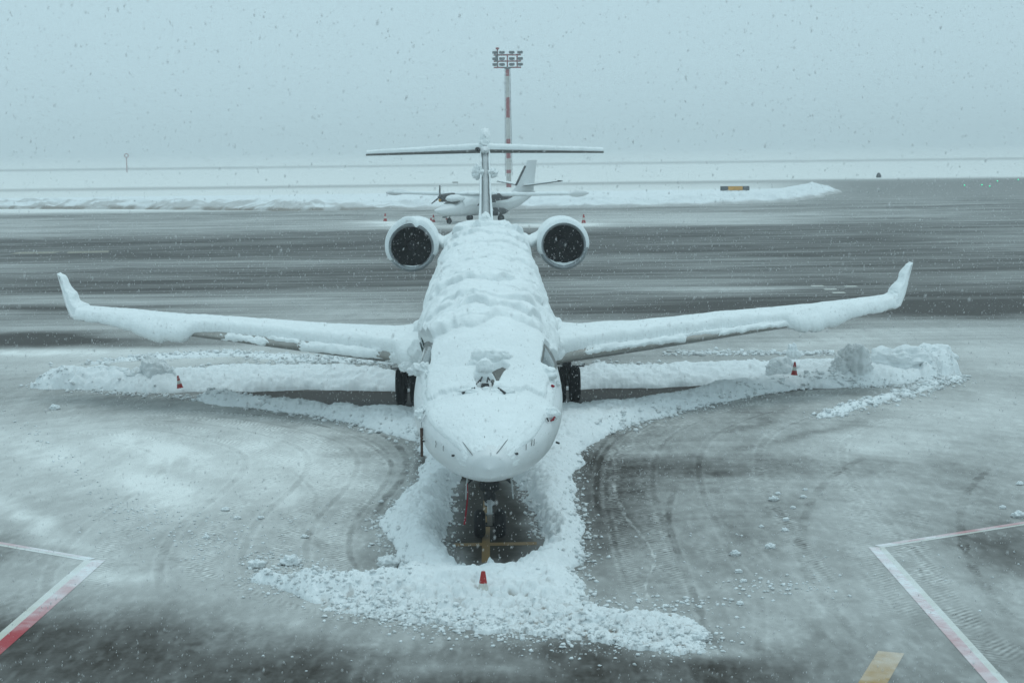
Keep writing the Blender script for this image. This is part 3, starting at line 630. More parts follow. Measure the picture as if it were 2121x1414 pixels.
# ------------------------------------------------------------------ the parked jet
jet = empty('regional_jet', (0, NOSE_Y, 0))
tag(jet, 'large white twin-engine jet under thick snow, nose towards the camera', 'airplane')
TILT = .016
ST = np.array([0, .12, .35, .8, 1.4, 2.2, 3.0, 3.8, 4.6, 6, 10, 18, 25, 28, 31, 33, 35, 36.2])
ZT = np.array([1.92, 2.13, 2.26, 2.43, 2.62, 2.82, 3.18, 3.60, 3.80, 3.88, 3.9, 3.9, 3.88, 3.80, 3.7, 3.55, 3.4, 3.25])
ZB = np.array([1.92, 1.75, 1.665, 1.57, 1.47, 1.36, 1.26, 1.22, 1.2, 1.2, 1.2, 1.2, 1.25, 1.55, 2.1, 2.55, 3.0, 3.15])
WD = np.array([.0, .27, .455, .70, .96, 1.18, 1.30, 1.34, 1.345, 1.345, 1.345, 1.345, 1.32, 1.10, .78, .52, .25, .1])
ZM = np.array([1.92, 1.95, 1.98, 2.05, 2.15, 2.28, 2.42, 2.5, 2.54, 2.55, 2.55, 2.55, 2.6, 2.75, 3.0, 3.2, 3.3, 3.25])
_t = np.sqrt(np.linspace(0, 1, 1500)) * 0 + np.linspace(0, 1, 1500); _s = _t ** 2 * 36.2
def _sm(A):
    a = np.interp(_s, ST, A); k = np.exp(-np.linspace(-2, 2, 41) ** 2); k /= k.sum()
    b = np.convolve(np.pad(a, 20, mode='reflect', reflect_type='odd'), k, 'valid'); return b
_ZT, _ZB, _WD, _ZM = map(_sm, (ZT, ZB, WD, ZM))
def body(s, th, off=0.0):
    """fuselage surface in the jet's own frame; th = 0 on top, positive to the right of the picture"""
    t = np.sqrt(np.clip(s, 0, 36.2) / 36.2); zt, zb, wd, zm = (np.interp(t, _t, A) for A in (_ZT, _ZB, _WD, _ZM))
    c = np.cos(th); z = zm + np.where(c > 0, (zt - zm), (zm - zb)) * c
    return np.stack([wd * np.sin(th), s + 0 * th, z + TILT * np.maximum(s - 3, 0)], -1)
def normals(P, flip=False):
    a = np.gradient(P, axis=0); b = np.gradient(P, axis=1); n = np.cross(a, b); l = np.linalg.norm(n, axis=-1, keepdims=True); n = n / np.maximum(l, 1e-9)
    return -n if flip else n
def on_body(px, py):
    """surface point of the fuselage seen at a photo pixel: (s, th)"""
    global _BS, _BT, _BP
    try: _BS
    except NameError:
        _BS, _BT = np.meshgrid(np.linspace(.02, 9, 700), np.linspace(-1.9, 1.9, 500), indexing='ij'); _B = body(_BS, _BT)
        n = normals(_B); wld = _B + (0, NOSE_Y, 0); view = wld - (0, 0, CAM_H)
        if n[350, 250, 2] < 0: n = -n
        _BP = proj(wld); _BP[(n * view).sum(-1) > 0] = 1e9
    d = (_BP[..., 0] - px) ** 2 + (_BP[..., 1] - py) ** 2; i = np.unravel_index(np.argmin(d), d.shape)
    return _BS[i], _BT[i]
ss = (np.linspace(0, 1, 260) ** 2) * 36.2; tt = np.linspace(-np.pi, np.pi, 96, endpoint=False)
S_, T_ = np.meshgrid(ss, tt, indexing='ij')
fus = grid_obj('fuselage', body(S_, T_), PAINT, jet, wrap=True, flip=False)
def fix_out(o, z_test=True):
    """turn normals outward (mesh roughly star shaped round its centre)"""
    import bmesh
    bm = bmesh.new(); bm.from_mesh(o.data); bmesh.ops.recalc_face_normals(bm, faces=bm.faces); bm.to_mesh(o.data); bm.free()
    o.data.polygons.foreach_set('use_smooth', [True] * len(o.data.polygons)); o.data.update()
fix_out(fus)

def skin(name, P, N, T, parent, upw=.6, m=None, droop=0.0, flip=False):
    """a layer of snow on a surface: thickness T along a mix of normal and up; T < 0 tucks below"""
    D = N + np.array([0, 0, upw]); D /= np.maximum(np.linalg.norm(D, axis=-1, keepdims=True), 1e-6)
    D = np.where((T > 0)[..., None], D, N)
    Q = P + D * T[..., None]
    return grid_obj(name, Q, m or SNOW, parent, keep=T > -.012, flip=flip)
def rim(s, T, edge=.10, under=-.03):
    """thickness that rises steeply and rounds over from an edge at s = 0"""
    return np.where(s > 0, under + (T - under) * np.sqrt(np.clip(1 - (1 - np.clip(s / edge, 0, 1)) ** 2, 0, 1)), np.maximum(under, under + s * .2))

# --- snow on the fuselage
s1 = np.concatenate([np.linspace(.25, 12, 620), np.linspace(12.03, 33.5, 560)]); t1 = np.linspace(-1.75, 1.75, 360)
S1, T1 = np.meshgrid(s1, t1, indexing='ij'); P1 = body(S1, T1); N1 = normals(P1)
if N1[300, 180, 2] < 0: N1 = -N1
lx = T1 * 1.35
at = np.abs(T1) + .06 * fbm(S1 / .8, lx * 2, 3, 401)
film = rim(1.15 - at + .10 * fbm(S1 / 1.3, lx, 2, 403), .035, .2, -.02) * sstep(.3, .8, S1)        # thin on nose and screens
ws = 2.24 + .26 * fbm(lx * 1.9, S1 * 0, 5, 405, .6) + .12 * np.abs(lx)
screen = rim(np.minimum(S1 - ws, 1.0 - at + .12 * fbm(S1 / .5, lx * 1.5, 3, 406)), .09, .10)
roof = 4.15 + .55 * fbm(lx * 1.2, S1 * .0 + .5, 4, 407) + .35 * sstep(-.2, .3, lx) + .55 * np.abs(lx) ** 1.5 * .5
TH = np.maximum(film, screen) + .012 * fbm(S1 / .25, lx / .25, 3, 408)
base = .16 + .09 * sstep(5, 9, S1)
base = base * (1 - .55 * sstep(-.1, .5, lx) * sstep(6.5, 4.8, S1))
blanket = base * (1 + .25 * fbm(S1 / 2.2, lx / 1.0, 3, 409))
for k, (e, hgt, ln, c0_, cw) in enumerate([(4.25, .10, 1.6, -.2, 1.2), (4.9, .16, 1.5, .25, .75), (5.6, .14, 1.6, -.75, .7), (6.3, .13, 1.6, .1, .9), (7.6, .10, 2.0, .9, .7), (8.2, .16, 2.2, -.3, .9), (9.8, .12, 2.0, .6, .8), (11.2, .14, 2.6, -.5, 1.0),
                               (12.9, .09, 2.0, .9, .8), (14.6, .15, 3.0, .1, 1.2), (17.6, .12, 3.0, -.3, 1.0), (20.4, .16, 4, .1, 1.5), (23.8, .16, 4, 0, 1.5), (26.4, .20, 5, 0, 1.5)]):
    ed = e + (.9 + .09 * e) * fbm(lx * .7 + k * 7, S1 * .3, 4, 420 + k, .6) + .45 * (lx - .3 * c0_) ** 2    # broken arcs that bow forward
    d = S1 - ed; edge = .12 + .008 * e
    st = np.where(d > 0, np.sqrt(np.clip(1 - (1 - np.clip(d / edge, 0, 1)) ** 2, 0, 1)) * np.exp(-np.maximum(d, 0) / ln), 0)
    blanket = blanket + (.45 + .5 * np.clip(.5 + 1.5 * fbm(S1 / 2.5, lx / 1.1 + k, 2, 480), 0, 1)) * hgt * (1.25 if k in (1, 3, 5, 12, 13) else .7) * st * sstep(1.4, .7, np.abs(T1)) * sstep(cw * 1.15, cw * .75, np.abs(lx - c0_) + .25 * pn(S1 * .8, lx * 1.2, 440 + k))
blanket = blanket + .09 * fbm(S1 / 1.3, lx / .7, 4, 470, .55) + .05 * (chunks(S1 / 1.5 + .3 * fbm(lx, S1, 2, 472), lx / .9 + .3 * fbm(S1, lx, 2, 473), 3) - .3)
blanket = blanket + .04 * billow(S1 / .7, lx / .7, 3, 415)
shoulder = 1 + .2 * np.exp(-((np.abs(T1) - .75) / .35) ** 2)
blk = rim(np.minimum(S1 - roof, (1.32 + .10 * fbm(S1 / .9, lx * 0 + np.sign(T1) * 3, 3, 416) - np.abs(T1)) * 1.35), blanket * shoulder, .26)
TH = np.maximum(TH, blk)
# windows stay clear
def hole(poly, edge=.04):
    global TH
    q = np.array([on_body(*p) for p in poly]); q = np.stack([q[:, 0], q[:, 1] * 1.35], -1)
    sd_ = sdf_poly(S1, lx, q) + .03 * fbm(S1 / .2, lx / .2, 2, 460); TH = np.where(sd_ > -edge, np.minimum(TH, np.where(sd_ > 0, -.02, -.02 + .14 * (-sd_ / edge))), TH)
WR = [(1127, 712), (1154, 757), (1148, 773), (1138, 768), (1120, 758)]
WL = [(878, 712), (899, 717), (893, 760), (872, 775), (858, 768)]
hole(WR, .05); hole(WL, .05)
hole([(1022, 772), (1040, 760), (1050, 765), (1036, 778), (1030, 795)], .07); hole([(985, 787), (1024, 787), (1018, 806), (992, 806)], .05)
skin('snow_cover', P1, N1, TH, jet, .8)

def patch(name, poly, m, off, n=14, parent=jet):
    """small sheet that follows the fuselage skin, corners given by photo pixels"""
    q = [on_body(*p) for p in poly]; a, b, c, d = [np.array(v) for v in q]
    u = np.linspace(0, 1, n); U, V = np.meshgrid(u, u, indexing='ij'); U, V = U[..., None], V[..., None]
    st = (a * (1 - U) + b * U) * (1 - V) + (d * (1 - U) + c * U) * V
    P = body(st[..., 0], st[..., 1]); ctr = body(st[..., 0], st[..., 1] * 0); ctr[..., 2] -= 1.3
    N = P - ctr; N[..., 1] = -.25; N /= np.linalg.norm(N, axis=-1, keepdims=True)
    Q = np.concatenate([P + N * off, (P - N * .01)[::-1]], 0); o = grid_obj(name, np.concatenate([Q, Q[:1]], 0), m, parent); fix_out(o); return o
fr_ = patch('cockpit_window', [(879, 711), (900, 716), (892, 775), (856, 768)], BLACKFRAME, .006); fr_['label'] = 'left side cockpit window, half buried in snow'
patch('pane', [(881, 720), (897, 724), (889, 768), (862, 762)], GLASS, .014, parent=fr_)
fr_ = patch('cockpit_window', [(1127, 711), (1156, 757), (1149, 775), (1118, 760)], BLACKFRAME, .006); fr_['label'] = 'right side cockpit window, glass frosted grey'
patch('pane', [(1128, 720), (1149, 757), (1145, 767), (1123, 755)], GLASS, .014, parent=fr_)
fr_ = patch('cockpit_window', [(1018, 765), (1062, 752), (1062, 790), (1018, 800)], BLACKFRAME, .004); fr_['label'] = 'strip of windscreen bared by the wiper'
# more of the cabin: passenger windows and door on the far flanks
for sgn in (-1, 1):
    for k in range(20):
        s0 = 7.4 + k * .79; th = sgn * 1.30
        q = MB(); p = body(np.array(s0), np.array(th)); q.box(p + np.array([sgn * .002, 0, 0]), (.03, .24, .36), np.array(Matrix.Rotation(sgn * .27, 3, 'Y')), .03)
        o = q.build('cabin_window', GLASS, jet)

def bodyline(name, pts, m, r, off=.012, parent=jet):
    L = []
    for a, b in zip(pts[:-1], pts[1:]):
        for t in np.linspace(0, 1, 8): 
            s0, th0 = on_body(a[0] + (b[0] - a[0]) * t, a[1] + (b[1] - a[1]) * t); p = body(np.array(s0), np.array(th0)); n = p - np.array([0, s0 + .6, 2.3]); n /= np.linalg.norm(n); L.append(p + n * off)
    return MB().tube(L, r, 6).build(name, m, parent, True)
for pts in ([(955, 907), (980, 940)], [(1053, 905), (1028, 937)], [(1004, 889), (1004, 906)], [(906, 912), (906, 925)], [(921, 922), (921, 932)], [(1087, 919), (1087, 930)], [(1099, 910), (1098, 922)], [(1104, 908), (1103, 921)]):
    bodyline('lightning_strip', pts, BLACKFRAME, .006, .03)
for p in ((940, 943), (1069, 939)):
    s0, th0 = on_body(*p); q = body(np.array(s0), np.array(th0)); MB().box(q, (.07, .05, .03), None, .005).build('drain_plate', DARKMET, jet)
# wipers and their hoods of snow
def bp(px, py, off=0.0):
    s0, th0 = on_body(px, py); p = body(np.array(s0), np.array(th0)); n = p - np.array([0, s0 + .6, 2.2]); n /= np.linalg.norm(n); return p + n * off
for a, b in (((1000, 790), (984, 806)), ((1010, 790), (1024, 804))):
    MB().tube([bp(*a, .10), bp(*b, .07)], .012, 6).build('wiper', DARKMET, jet, True)
for a, b in (((960, 818), (985, 808)), ((1030, 808), (1044, 818))):
    MB().tube([bp(*a, .06), bp(*b, .06)], .022, 6).build('wiper_blade', DARKMET, jet, True)
MB().box(bp(1005, 800, .03), (.14, .08, .07), None, .02).build('wiper_motor', DARKMET, jet)
for a in ((999, 785), (1011, 786)): MB().tube([bp(a[0], a[1], .05), bp(a[0] - 2, a[1] + 14, .12)], .015, 6).build('wiper_arm', DARKMET, jet, True)
def jb(px, py, off, r, seed, sc_=(1, 1, 1), amp=.25, name='snow_lump', **k):
    return blob(name, bp(px, py, off), r, seed, jet, sc_=sc_, amp=amp, n=30, **k)
jb(1005, 773, .14, .155, 501, (1.0, .9, 1.0), .14); jb(1008, 746, .07, .23, 502, (1.2, .9, .8), .2); jb(1038, 744, .07, .13, 503, (1.3, .9, .8), .25); jb(985, 758, .03, .13, 518, (1.2, .9, .8), .25)
jb(975, 812, .0, .13, 504, (1.5, .8, .5)); jb(1040, 812, .0, .14, 505, (1.5, .8, .5)); jb(960, 817, .0, .08, 506, (1.3, .8, .5))
jb(1130, 775, .02, .17, 507, (1.15, 1, .75)); jb(1118, 766, .02, .10, 508, (1.2, 1, .7)); jb(1139, 858, .04, .13, 509, (1.1, 1, .9), .2)
jb(882, 765, .02, .10, 510, (.9, 1, 1.1), .4); jb(875, 768, .05, .12, 511, (1.2, 1, .9), .4); jb(862, 770, .06, .09, 512, (1.4, 1, .8), .4); jb(888, 780, .02, .08, 513, (.8, 1, 1.2), .4)
jb(873, 857, .05, .085, 514, (.9, 1, 1.2), .35); jb(879, 848, .02, .06, 515, (1.2, 1, 1), .35); jb(1153, 795, .03, .05, 516)
jb(877, 868, .07, .035, 517)
# probes and covers
p = bp(1139, 801, .05); MB().tube([p + (-.02, 0, .01), p, p + (.035, -.02, -.01)], [.012, .024, .02], 8).build('probe_cover', REDFAB, jet, True)
p = bp(1139, 868, .06); o = MB().tube([p + (-.04, 0, -.035), p + (0, -.01, -.015), p + (.035, 0, .035)], [.013, .02, .018], 8).build('probe_cover', REDFAB, jet, True)
p = bp(1127, 866, .05); MB().tube([p, p + (.03, 0, -.06)], .015, 6).build('probe', DARKMET, jet, True)
p = bp(1146, 914, .05); MB().tube([p, p + (.06, -.02, -.02)], .018, 6).build('probe', DARKMET, jet, True)
p = bp(876, 886, .02); t_ = dp(873, 886, NOSE_Y + p[1]) - (0, NOSE_Y, 0); b_ = dp(874, 945, NOSE_Y + p[1]) - (0, NOSE_Y, 0)
MB().tube([t_ + (0, 0, 0), b_], [.026, .022], 8).build('probe_cover', BROWN, jet, True)['label'] = 'long brown probe sleeve hanging below the left flank'
MB().tube([t_ + (.07, .12, .20), t_ + (.005, 0, .10), t_], .010, 6).build('probe', SILVER, jet, True)
MB().tube([b_ + (.0, 0, .26), b_ + (.07, .02, .26)], .014, 6).build('probe', DARKMET, jet, True)

# --- wings
def foil(n, t=.12):
    """closed section, x 0..1 chord, from top trailing edge round the nose to the bottom trailing edge"""
    b = np.linspace(0, np.pi, n); x = (1 + np.cos(b)) / 2
    yt = 5 * t * (.2969 * np.sqrt(x) - .126 * x - .3516 * x ** 2 + .2843 * x ** 3 - .1036 * x ** 4)
    return np.concatenate([np.stack([x, yt], -1), np.stack([x[::-1], -yt[::-1] * .85], -1)[1:]])
def loft(stations, nf=60, sub=8, t=.12):
    """stations: (x, y_le, z, chord, thickness ratio)"""
    A = np.array(stations, float); k = np.linspace(0, len(A) - 1, (len(A) - 1) * sub + 1); I = np.stack([np.interp(k, np.arange(len(A)), A[:, c]) for c in range(A.shape[1])], -1)
    F = foil(nf, 1.0); P = np.zeros((len(I), len(F), 3))
    P[..., 0] = I[:, None, 0]; P[..., 1] = I[:, None, 1] + F[None, :, 0] * I[:, None, 3]; P[..., 2] = I[:, None, 2] + F[None, :, 1] * I[:, None, 3] * I[:, None, 4]
    return P, I
# leading edge line measured from the photo: root and tip
def wing(sgn, LEpx, seed, snowparts):
    W = empty_part = None
    # leading edge at given spans; heights from the photo
    st = []
    spans = [1.1, 4.2, 8.0, 11.62]; yle = [15.6, 17.4, 19.6, 21.85]; ch = [5.6, 3.9, 2.7, 1.75]; th = [.125, .12, .11, .10]
    zz = [1.72, 1.86, 2.09, 2.34]
    for a, b, c, d, z in zip(spans, yle, ch, th, zz): st.append((sgn * a, b, z, c, d))
    P, I = loft(st, 56, 60); 
    w_ = grid_obj('wing', P, PAINT, jet); fix_out(w_)
    # bare leading edge as a sub-part, 3 mm proud
    nf = 56; sel = slice(nf - 13, nf + 12); Pl = P[:, sel].copy(); Nl = normals(P)[:, sel]
    out = P[:, nf - 1] - P[:, 0]; 
    if (Nl[5, 12] * out[5]).sum() < 0: Nl = -Nl
    le = grid_obj('leading_edge', (Pl + Nl * .004), LEMET, w_); fix_out(le)
    if (np.array(le.data.polygons[600].normal) @ np.array([0, -1, 0])) < 0: le.data.flip_normals()
    # snow blanket
    P2, I2 = loft(st, 90, 220); nf = 90
    P2 = P2[:, :nf + 26]; N2 = normals(P2)
    if N2[100, 40, 2] < 0: N2 = -N2
    x = np.abs(P2[..., 0]); L = np.r_[0, 1]; 
    arc = np.zeros(P2.shape[:2]); dd = np.linalg.norm(np.diff(P2, axis=1), axis=-1); arc[:, 1:] = np.cumsum(dd, 1)
    le_arc = arc[:, nf - 1][:, None]; dle = le_arc - arc            # distance back from the leading edge over the top; negative below
    return w_, P2, N2, x, dle, arc, le
def wing_snow(sgn, seed):
    w_, P2, N2, x, dle, arc, le = wing(sgn, None, seed, None)
    # front edge of the blanket: drawn back over the inner wing, hanging over the edge further out
    if sgn < 0: X = [1.1, 1.9, 2.4, 3.2, 4.5, 6.0, 7.3, 7.9, 8.2, 9.2, 9.8, 10.6, 11.9]; E = [-.38, -.3, .12, .25, .28, .28, .26, .04, -.20, -.22, -.10, -.04, -.02]
    else: X = [1.1, 1.8, 2.6, 3.8, 5.0, 6.2, 7.2, 8.0, 8.4, 9.5, 10.2, 11.0, 11.9]; E = [-.3, .05, .22, .28, .26, .28, .26, .12, -.14, -.14, -.06, -.03, -.02]
    e = np.interp(x, X, E) + .05 * fbm(x / .45, x * 0 + 2, 4, seed) + .015 * billow(x / .12, x * 0, 2, seed + 2)
    T = .25 - .06 * sstep(6, 12, x) + .05 * fbm(x / 1.4, dle / .9, 3, seed + 3) + .022 * billow(x / .35, dle / .3, 3, seed + 4) + .16 * sstep(2.6, 1.1, x)
    s = np.minimum(dle - e, arc + .05)
    hang = sstep(.1, -.1, np.interp(x, X, E))
    TT = rim(s, T * (1 - .45 * hang * sstep(.1, -.25, dle)), .22)
    # slabs that slid onto the bare leading edge
    if sgn < 0: SL = [(2.6, 4.8, -.10, .15), (4.9, 6.0, .10, .19), (6.0, 7.0, -.06, .15), (1.85, 2.4, -.2, .04)]
    else: SL = [(2.5, 5.0, -.01, .17), (4.8, 6.5, .09, .19), (6.1, 8.3, -.01, .16)]
    for k, (a, b, lo, hi) in enumerate(SL):
        wv = .16 * fbm(x / .55, dle / .4, 4, seed + 20 + k, .6) + .05 * fbm(x / .12, dle / .1, 2, seed + 40 + k)
        q = np.minimum(np.minimum(x - a, b - x) * .16, np.minimum(dle - lo, hi + .06 - dle)) + wv * .6
        TT = np.maximum(TT, rim(q, .07 + .04 * fbm(x / .3, dle / .2, 2, seed + 9), .06, -.02))
    D = N2 + np.array([0, 0, .6]); D /= np.linalg.norm(D, axis=-1, keepdims=True)
    D = np.where((TT > 0)[..., None], D, N2); Q = P2 + D * TT[..., None]
    # the overhanging lip sags
    sag = hang * sstep(.35, -.15, dle) * np.where(TT > 0, 1, 0); mid = np.exp(-((x - (8.9 if sgn < 0 else 8.9)) / .9) ** 2)
    Q[..., 2] -= sag * (.04 + .11 * mid * (1 + 1.6 * fbm(x / .45, x * 0 + 1, 4, seed + 12, .6))); Q[..., 1] -= sag * .12 * mid
    grid_obj('snow_cover', Q, SNOW, w_, keep=TT > -.012)
    # winglet
    A = []
    for k, (dx, dy, dz, ch) in enumerate([(0, 0, 0, 1.75), (.16, .14, .06, 1.6), (.34, .40, .34, 1.2), (.56, .80, .78, .8), (.76, 1.15, 1.2, .48)]): A.append((sgn * (11.62 + dx), 21.85 + dy, 2.34 + dz, ch, .09))
    A = np.array(A); kk = np.linspace(0, 4, 81); I = np.stack([np.interp(kk, np.arange(5), A[:, c]) for c in range(5)], -1); F = foil(30, 1.0)
    Pw = np.zeros((81, len(F), 3)); ang = np.interp(kk, [0, 1, 2, 4], [0, .7, 1.2, 1.25]) 
    Pw[..., 0] = I[:, None, 0] - sgn * F[None, :, 1] * I[:, None, 3] * .10 * np.sin(ang)[:, None]; Pw[..., 1] = I[:, None, 1] + F[None, :, 0] * I[:, None, 3]
    Pw[..., 2] = I[:, None, 2] + F[None, :, 1] * I[:, None, 3] * .10 * np.cos(ang)[:, None]
    wl = grid_obj('winglet', Pw, PAINT, w_); fix_out(wl)
    # snow plastered on the inner face of the winglet
    Ps = Pw[:, :34]; Z = np.linspace(0, 1, 81)[:, None]; sh = Ps.shape[:2]
    k2 = np.linspace(0, 80, 200); Pi = np.stack([[np.interp(k2, np.arange(81), Ps[:, j, c]) for j in range(34)] for c in range(3)], -1).transpose(1, 0, 2)
    zz = np.linspace(0, 1, 200)[:, None] * np.ones((1, 34)); yy = Pi[..., 1]
    T = (.26 * (1 - zz) ** 1.6 + .09) * (1 + .16 * np.sin(zz * 24 + sgn) * sstep(.1, .3, zz) + .25 * fbm(zz * 9, yy / .5, 3, seed + 31)) * sstep(1.0, .93, zz)
    arc2 = np.zeros(Pi.shape[:2]); arc2[:, 1:] = np.cumsum(np.linalg.norm(np.diff(Pi, axis=1), axis=-1), 1); dl = arc2[:, 29:30] - arc2
    TT = rim(np.minimum(dl + .05, arc2 + .03), T, .12, -.01)
    N = np.zeros_like(Pi); N[..., 0] = -sgn; N[..., 2] = .35; N[..., 1] = -.25 * np.exp(-(dl / .15) ** 2); N /= np.linalg.norm(N, axis=-1, keepdims=True)
    grid_obj('snow_cover', Pi + N * TT[..., None], SNOW, wl, keep=TT > -.008)
    # flap track fairings
    for xx in (3.4, 6.2, 8.8):
        z0 = np.interp(xx, [1.1, 11.9], [1.6, 2.25]); y0 = np.interp(xx, [1.1, 4.2, 8, 11.9], [20.6, 20.6, 21.6, 23]);
        MB().lathe([(-.9, .02), (-.6, .10), (0, .15), (.5, .12), (1.1, .02)], (sgn * xx, y0, z0 - .12), 'y', 14).build('flap_fairing', PAINT, w_, True)
    return w_
wl_ = wing_snow(-1, 600); wr_ = wing_snow(1, 700)
# belly fairing
bf_ = MB().lathe([(-4.2, .05), (-3.6, .7), (-2.2, 1.15), (0, 1.3), (3, 1.25), (4.6, .8), (5.4, .05)], (0, 18.8, 2.05), 'y', 40).build('belly_fairing', PAINT, jet, True); bf_.scale = (1.12, 1, .78); bf_.location = (0, 0, .33)
# snow fillets where the wing meets the body
for sgn in (-1, 1):
    for k in range(7):
        blob('snow_lump', (sgn * (1.32 + .07 * k + (.1 if k % 2 else 0)), 16.4 + k * .6, 2.25 - .05 * k + (.10 if k % 2 else 0)), .46 - .02 * k, 520 + k + (10 if sgn > 0 else 0), jet, sc_=(.9, 1.3, .8), amp=.25, n=26)
blob('snow_lump', (-1.62, 15.75, 1.95), .32, 541, jet, sc_=(1, .7, 1.1), amp=.25); blob('snow_lump', (-2.0, 15.6, 1.62), .13, 542, jet, sc_=(1.5, .7, .9))
blob('snow_lump', (1.55, 15.7, 2.0), .34, 543, jet, sc_=(1.1, .9, .8), amp=.25)

# --- engines
def engine(sgn, seed):
    e = dp(852 if sgn < 0 else 1167.5, 512 if sgn < 0 else 508, NOSE_Y + 26.3) - (0, NOSE_Y, 0)
    R = .74
    prof = [(0.0, R - .10), (-.03, R - .06), (-.02, R - .02), (.05, R + .02), (.3, R + .03), (.9, R + .05), (1.8, R + .05), (2.8, R - .02), (3.7, R - .22), (3.72, R - .28), (3.0, R - .3)]
    na = MB().lathe(prof, e, 'y', 64).build('engine', PAINT, jet, True)
    MB().lathe([(.05, R + .024), (-.022, R - .018), (-.034, R - .06), (-.004, R - .102), (.08, R - .125)], e, 'y', 64).build('intake_lip', LIP, na, True)
    MB().lathe([(.081, R - .125), (.35, R - .13), (.8, R - .12), (.95, R - .12)], e, 'y', 64).build('intake_duct', INNER, na, True)
    m = MB(); n = 28
    for k in range(n):
        a = 2 * math.pi * k / n; V = []
        for r, ww, tw in ((.16, .035, .9), (.40, .05, .6), (R - .13, .055, .35)):
            for sg in (-1, 1):
                b = a + sg * ww / r * .9; V.append((e[0] + r * math.cos(b), e[1] + .72 + sg * .05 * tw, e[2] + r * math.sin(b)))
        m.add(V, [(0, 1, 3, 2), (2, 3, 5, 4)])
    m.build('fan', FAN, na)
    MB().lathe([(0, .001), (.05, .08), (.15, .14), (.28, .17)], e + (0, .5, 0), 'y', 32).build('spinner', HUB, na, True)
    MB().lathe([(0, .001), (0, R - .12)], e + (0, .93, 0), 'y', 48).build('stator', DARKMET, na)
    # snow over the top of the nacelle
    yy = np.linspace(-.06, 3.3, 150); aa = np.linspace(-2.3, 2.3, 200); Y, A = np.meshgrid(yy, aa, indexing='ij')
    pr = np.array(prof[2:9]); rr = np.interp(Y, pr[:, 0], pr[:, 1]); rr = np.where(Y < 0, R - .02 + Y * .5, rr)
    P = np.stack([e[0] + rr * np.sin(A), e[1] + Y, e[2] + rr * np.cos(A)], -1); N = np.stack([np.sin(A), -.5 * np.exp(-np.maximum(Y, 0) / .08), np.cos(A)], -1); N /= np.linalg.norm(N, axis=-1, keepdims=True)
    inner = A * sgn < 0
    lim = np.where(inner, 1.95, 2.1 if sgn < 0 else 1.75)
    T = (.09 if sgn < 0 else .055) * (.35 + .65 * np.clip(np.cos(A * .75), 0, 1)) * (1 + .3 * fbm(A * 1.5, Y, 3, seed) + .14 * billow(A * 5, Y * 4, 2, seed + 1))
    if sgn < 0: T = T + .10 * np.exp(-((A + .1) / .45) ** 2) * sstep(.8, .0, Y) + .04 * np.exp(-((A - .55) / .3) ** 2)
    TT = rim(np.minimum(lim + .15 * fbm(A * 3, Y * 2, 2, seed + 3) - np.abs(A), Y + .07), T, .12)
    TT = TT * np.where(Y < .02, .85, 1)
    Q = P + N * TT[..., None]
    if sgn < 0: Q[..., 2] -= .10 * np.exp(-((A - .22) / .10) ** 2) * sstep(.25, -.02, Y); 
    grid_obj('snow_cover', Q, SNOW, na, keep=TT > -.012)
    # little drift lying in the bottom of the intake
    a = np.linspace(-1, 1, 60); tq = np.linspace(0, 1, 8); Aq, Tq = np.meshgrid(a * (.85 if sgn > 0 else .45), tq, indexing='ij')
    hh = (.07 if sgn > 0 else .035) * (1 - (Aq / Aq.max()) ** 2) * (1 + .4 * fbm(Aq * 5, Tq, 2, seed + 7)) + .004
    rr2 = R - .125 - hh * np.sin(np.pi * Tq)
    P = np.stack([e[0] + rr2 * np.sin(Aq), e[1] + .06 + .16 * Tq, e[2] - rr2 * np.cos(Aq)], -1); grid_obj('snow_drift', P, SNOW, na)
    # pylon
    px0 = e[0] - sgn * (R + .05); x1 = sgn * 1.15
    P, _ = loft([(px0, e[1] + .9, e[2] + .05, 2.6, .12), (x1, e[1] + .6, e[2] - .1, 3.0, .12)], 20, 20)
    py = grid_obj('pylon', P, PAINT, na); fix_out(py)
    P, _ = loft([(px0 + sgn * .1, e[1] + .75, e[2] + .15, 2.6, .20), ((px0 + x1) / 2, e[1] + .5, e[2] + .02, 2.6, .17), (x1 - sgn * .1, e[1] + .2, e[2] - .02, 3.0, .30)], 26, 40)
    P = P.copy(); P[..., 2] += .05 * fbm(P[..., 0] / .3, P[..., 1] / .3, 3, seed + 8); o = grid_obj('snow_cover', P, SNOW, py); fix_out(o)
    return na
engine(-1, 800); engine(1, 850)

# --- tail
def vloft(stations, nf=40, sub=30):
    """fin sections: (y_le, z, chord, half thickness)"""
    A = np.array(stations, float); k = np.linspace(0, len(A) - 1, (len(A) - 1) * sub + 1); I = np.stack([np.interp(k, np.arange(len(A)), A[:, c]) for c in range(4)], -1); F = foil(nf, 1.0); F = F.copy(); F[:, 1] /= np.abs(F[:, 1]).max()
    P = np.zeros((len(I), len(F), 3)); P[..., 0] = F[None, :, 1] * I[:, None, 3]; P[..., 1] = I[:, None, 0] + F[None, :, 0] * I[:, None, 2]; P[..., 2] = I[:, None, 1]
    return P
TZ = dp(1006, 312, NOSE_Y + 34.0)[2]      # height of the tailplane
fin_st = [(26.8, 4.1, 7.8, .24), (28.6, 4.55, 6.4, .22), (30.6, 5.4, 4.8, .18), (32.8, 6.5, 3.3, .155), (33.9, TZ, 2.9, .16), (34.1, TZ + .3, 2.5, .15)]
Pf = vloft(fin_st); fin = grid_obj('fin', Pf, PAINT, jet); fix_out(fin)
nf = 40; sel = slice(nf - 9, nf + 8); q = Pf[:150 - 35, sel].copy(); q = q[25:]; q[..., 1] -= .006; q[..., 0] *= 1.02
o = grid_obj('leading_edge', q, GREYP, fin); fix_out(o)
if sum(p.normal.y for p in o.data.polygons) > 0: o.data.flip_normals()
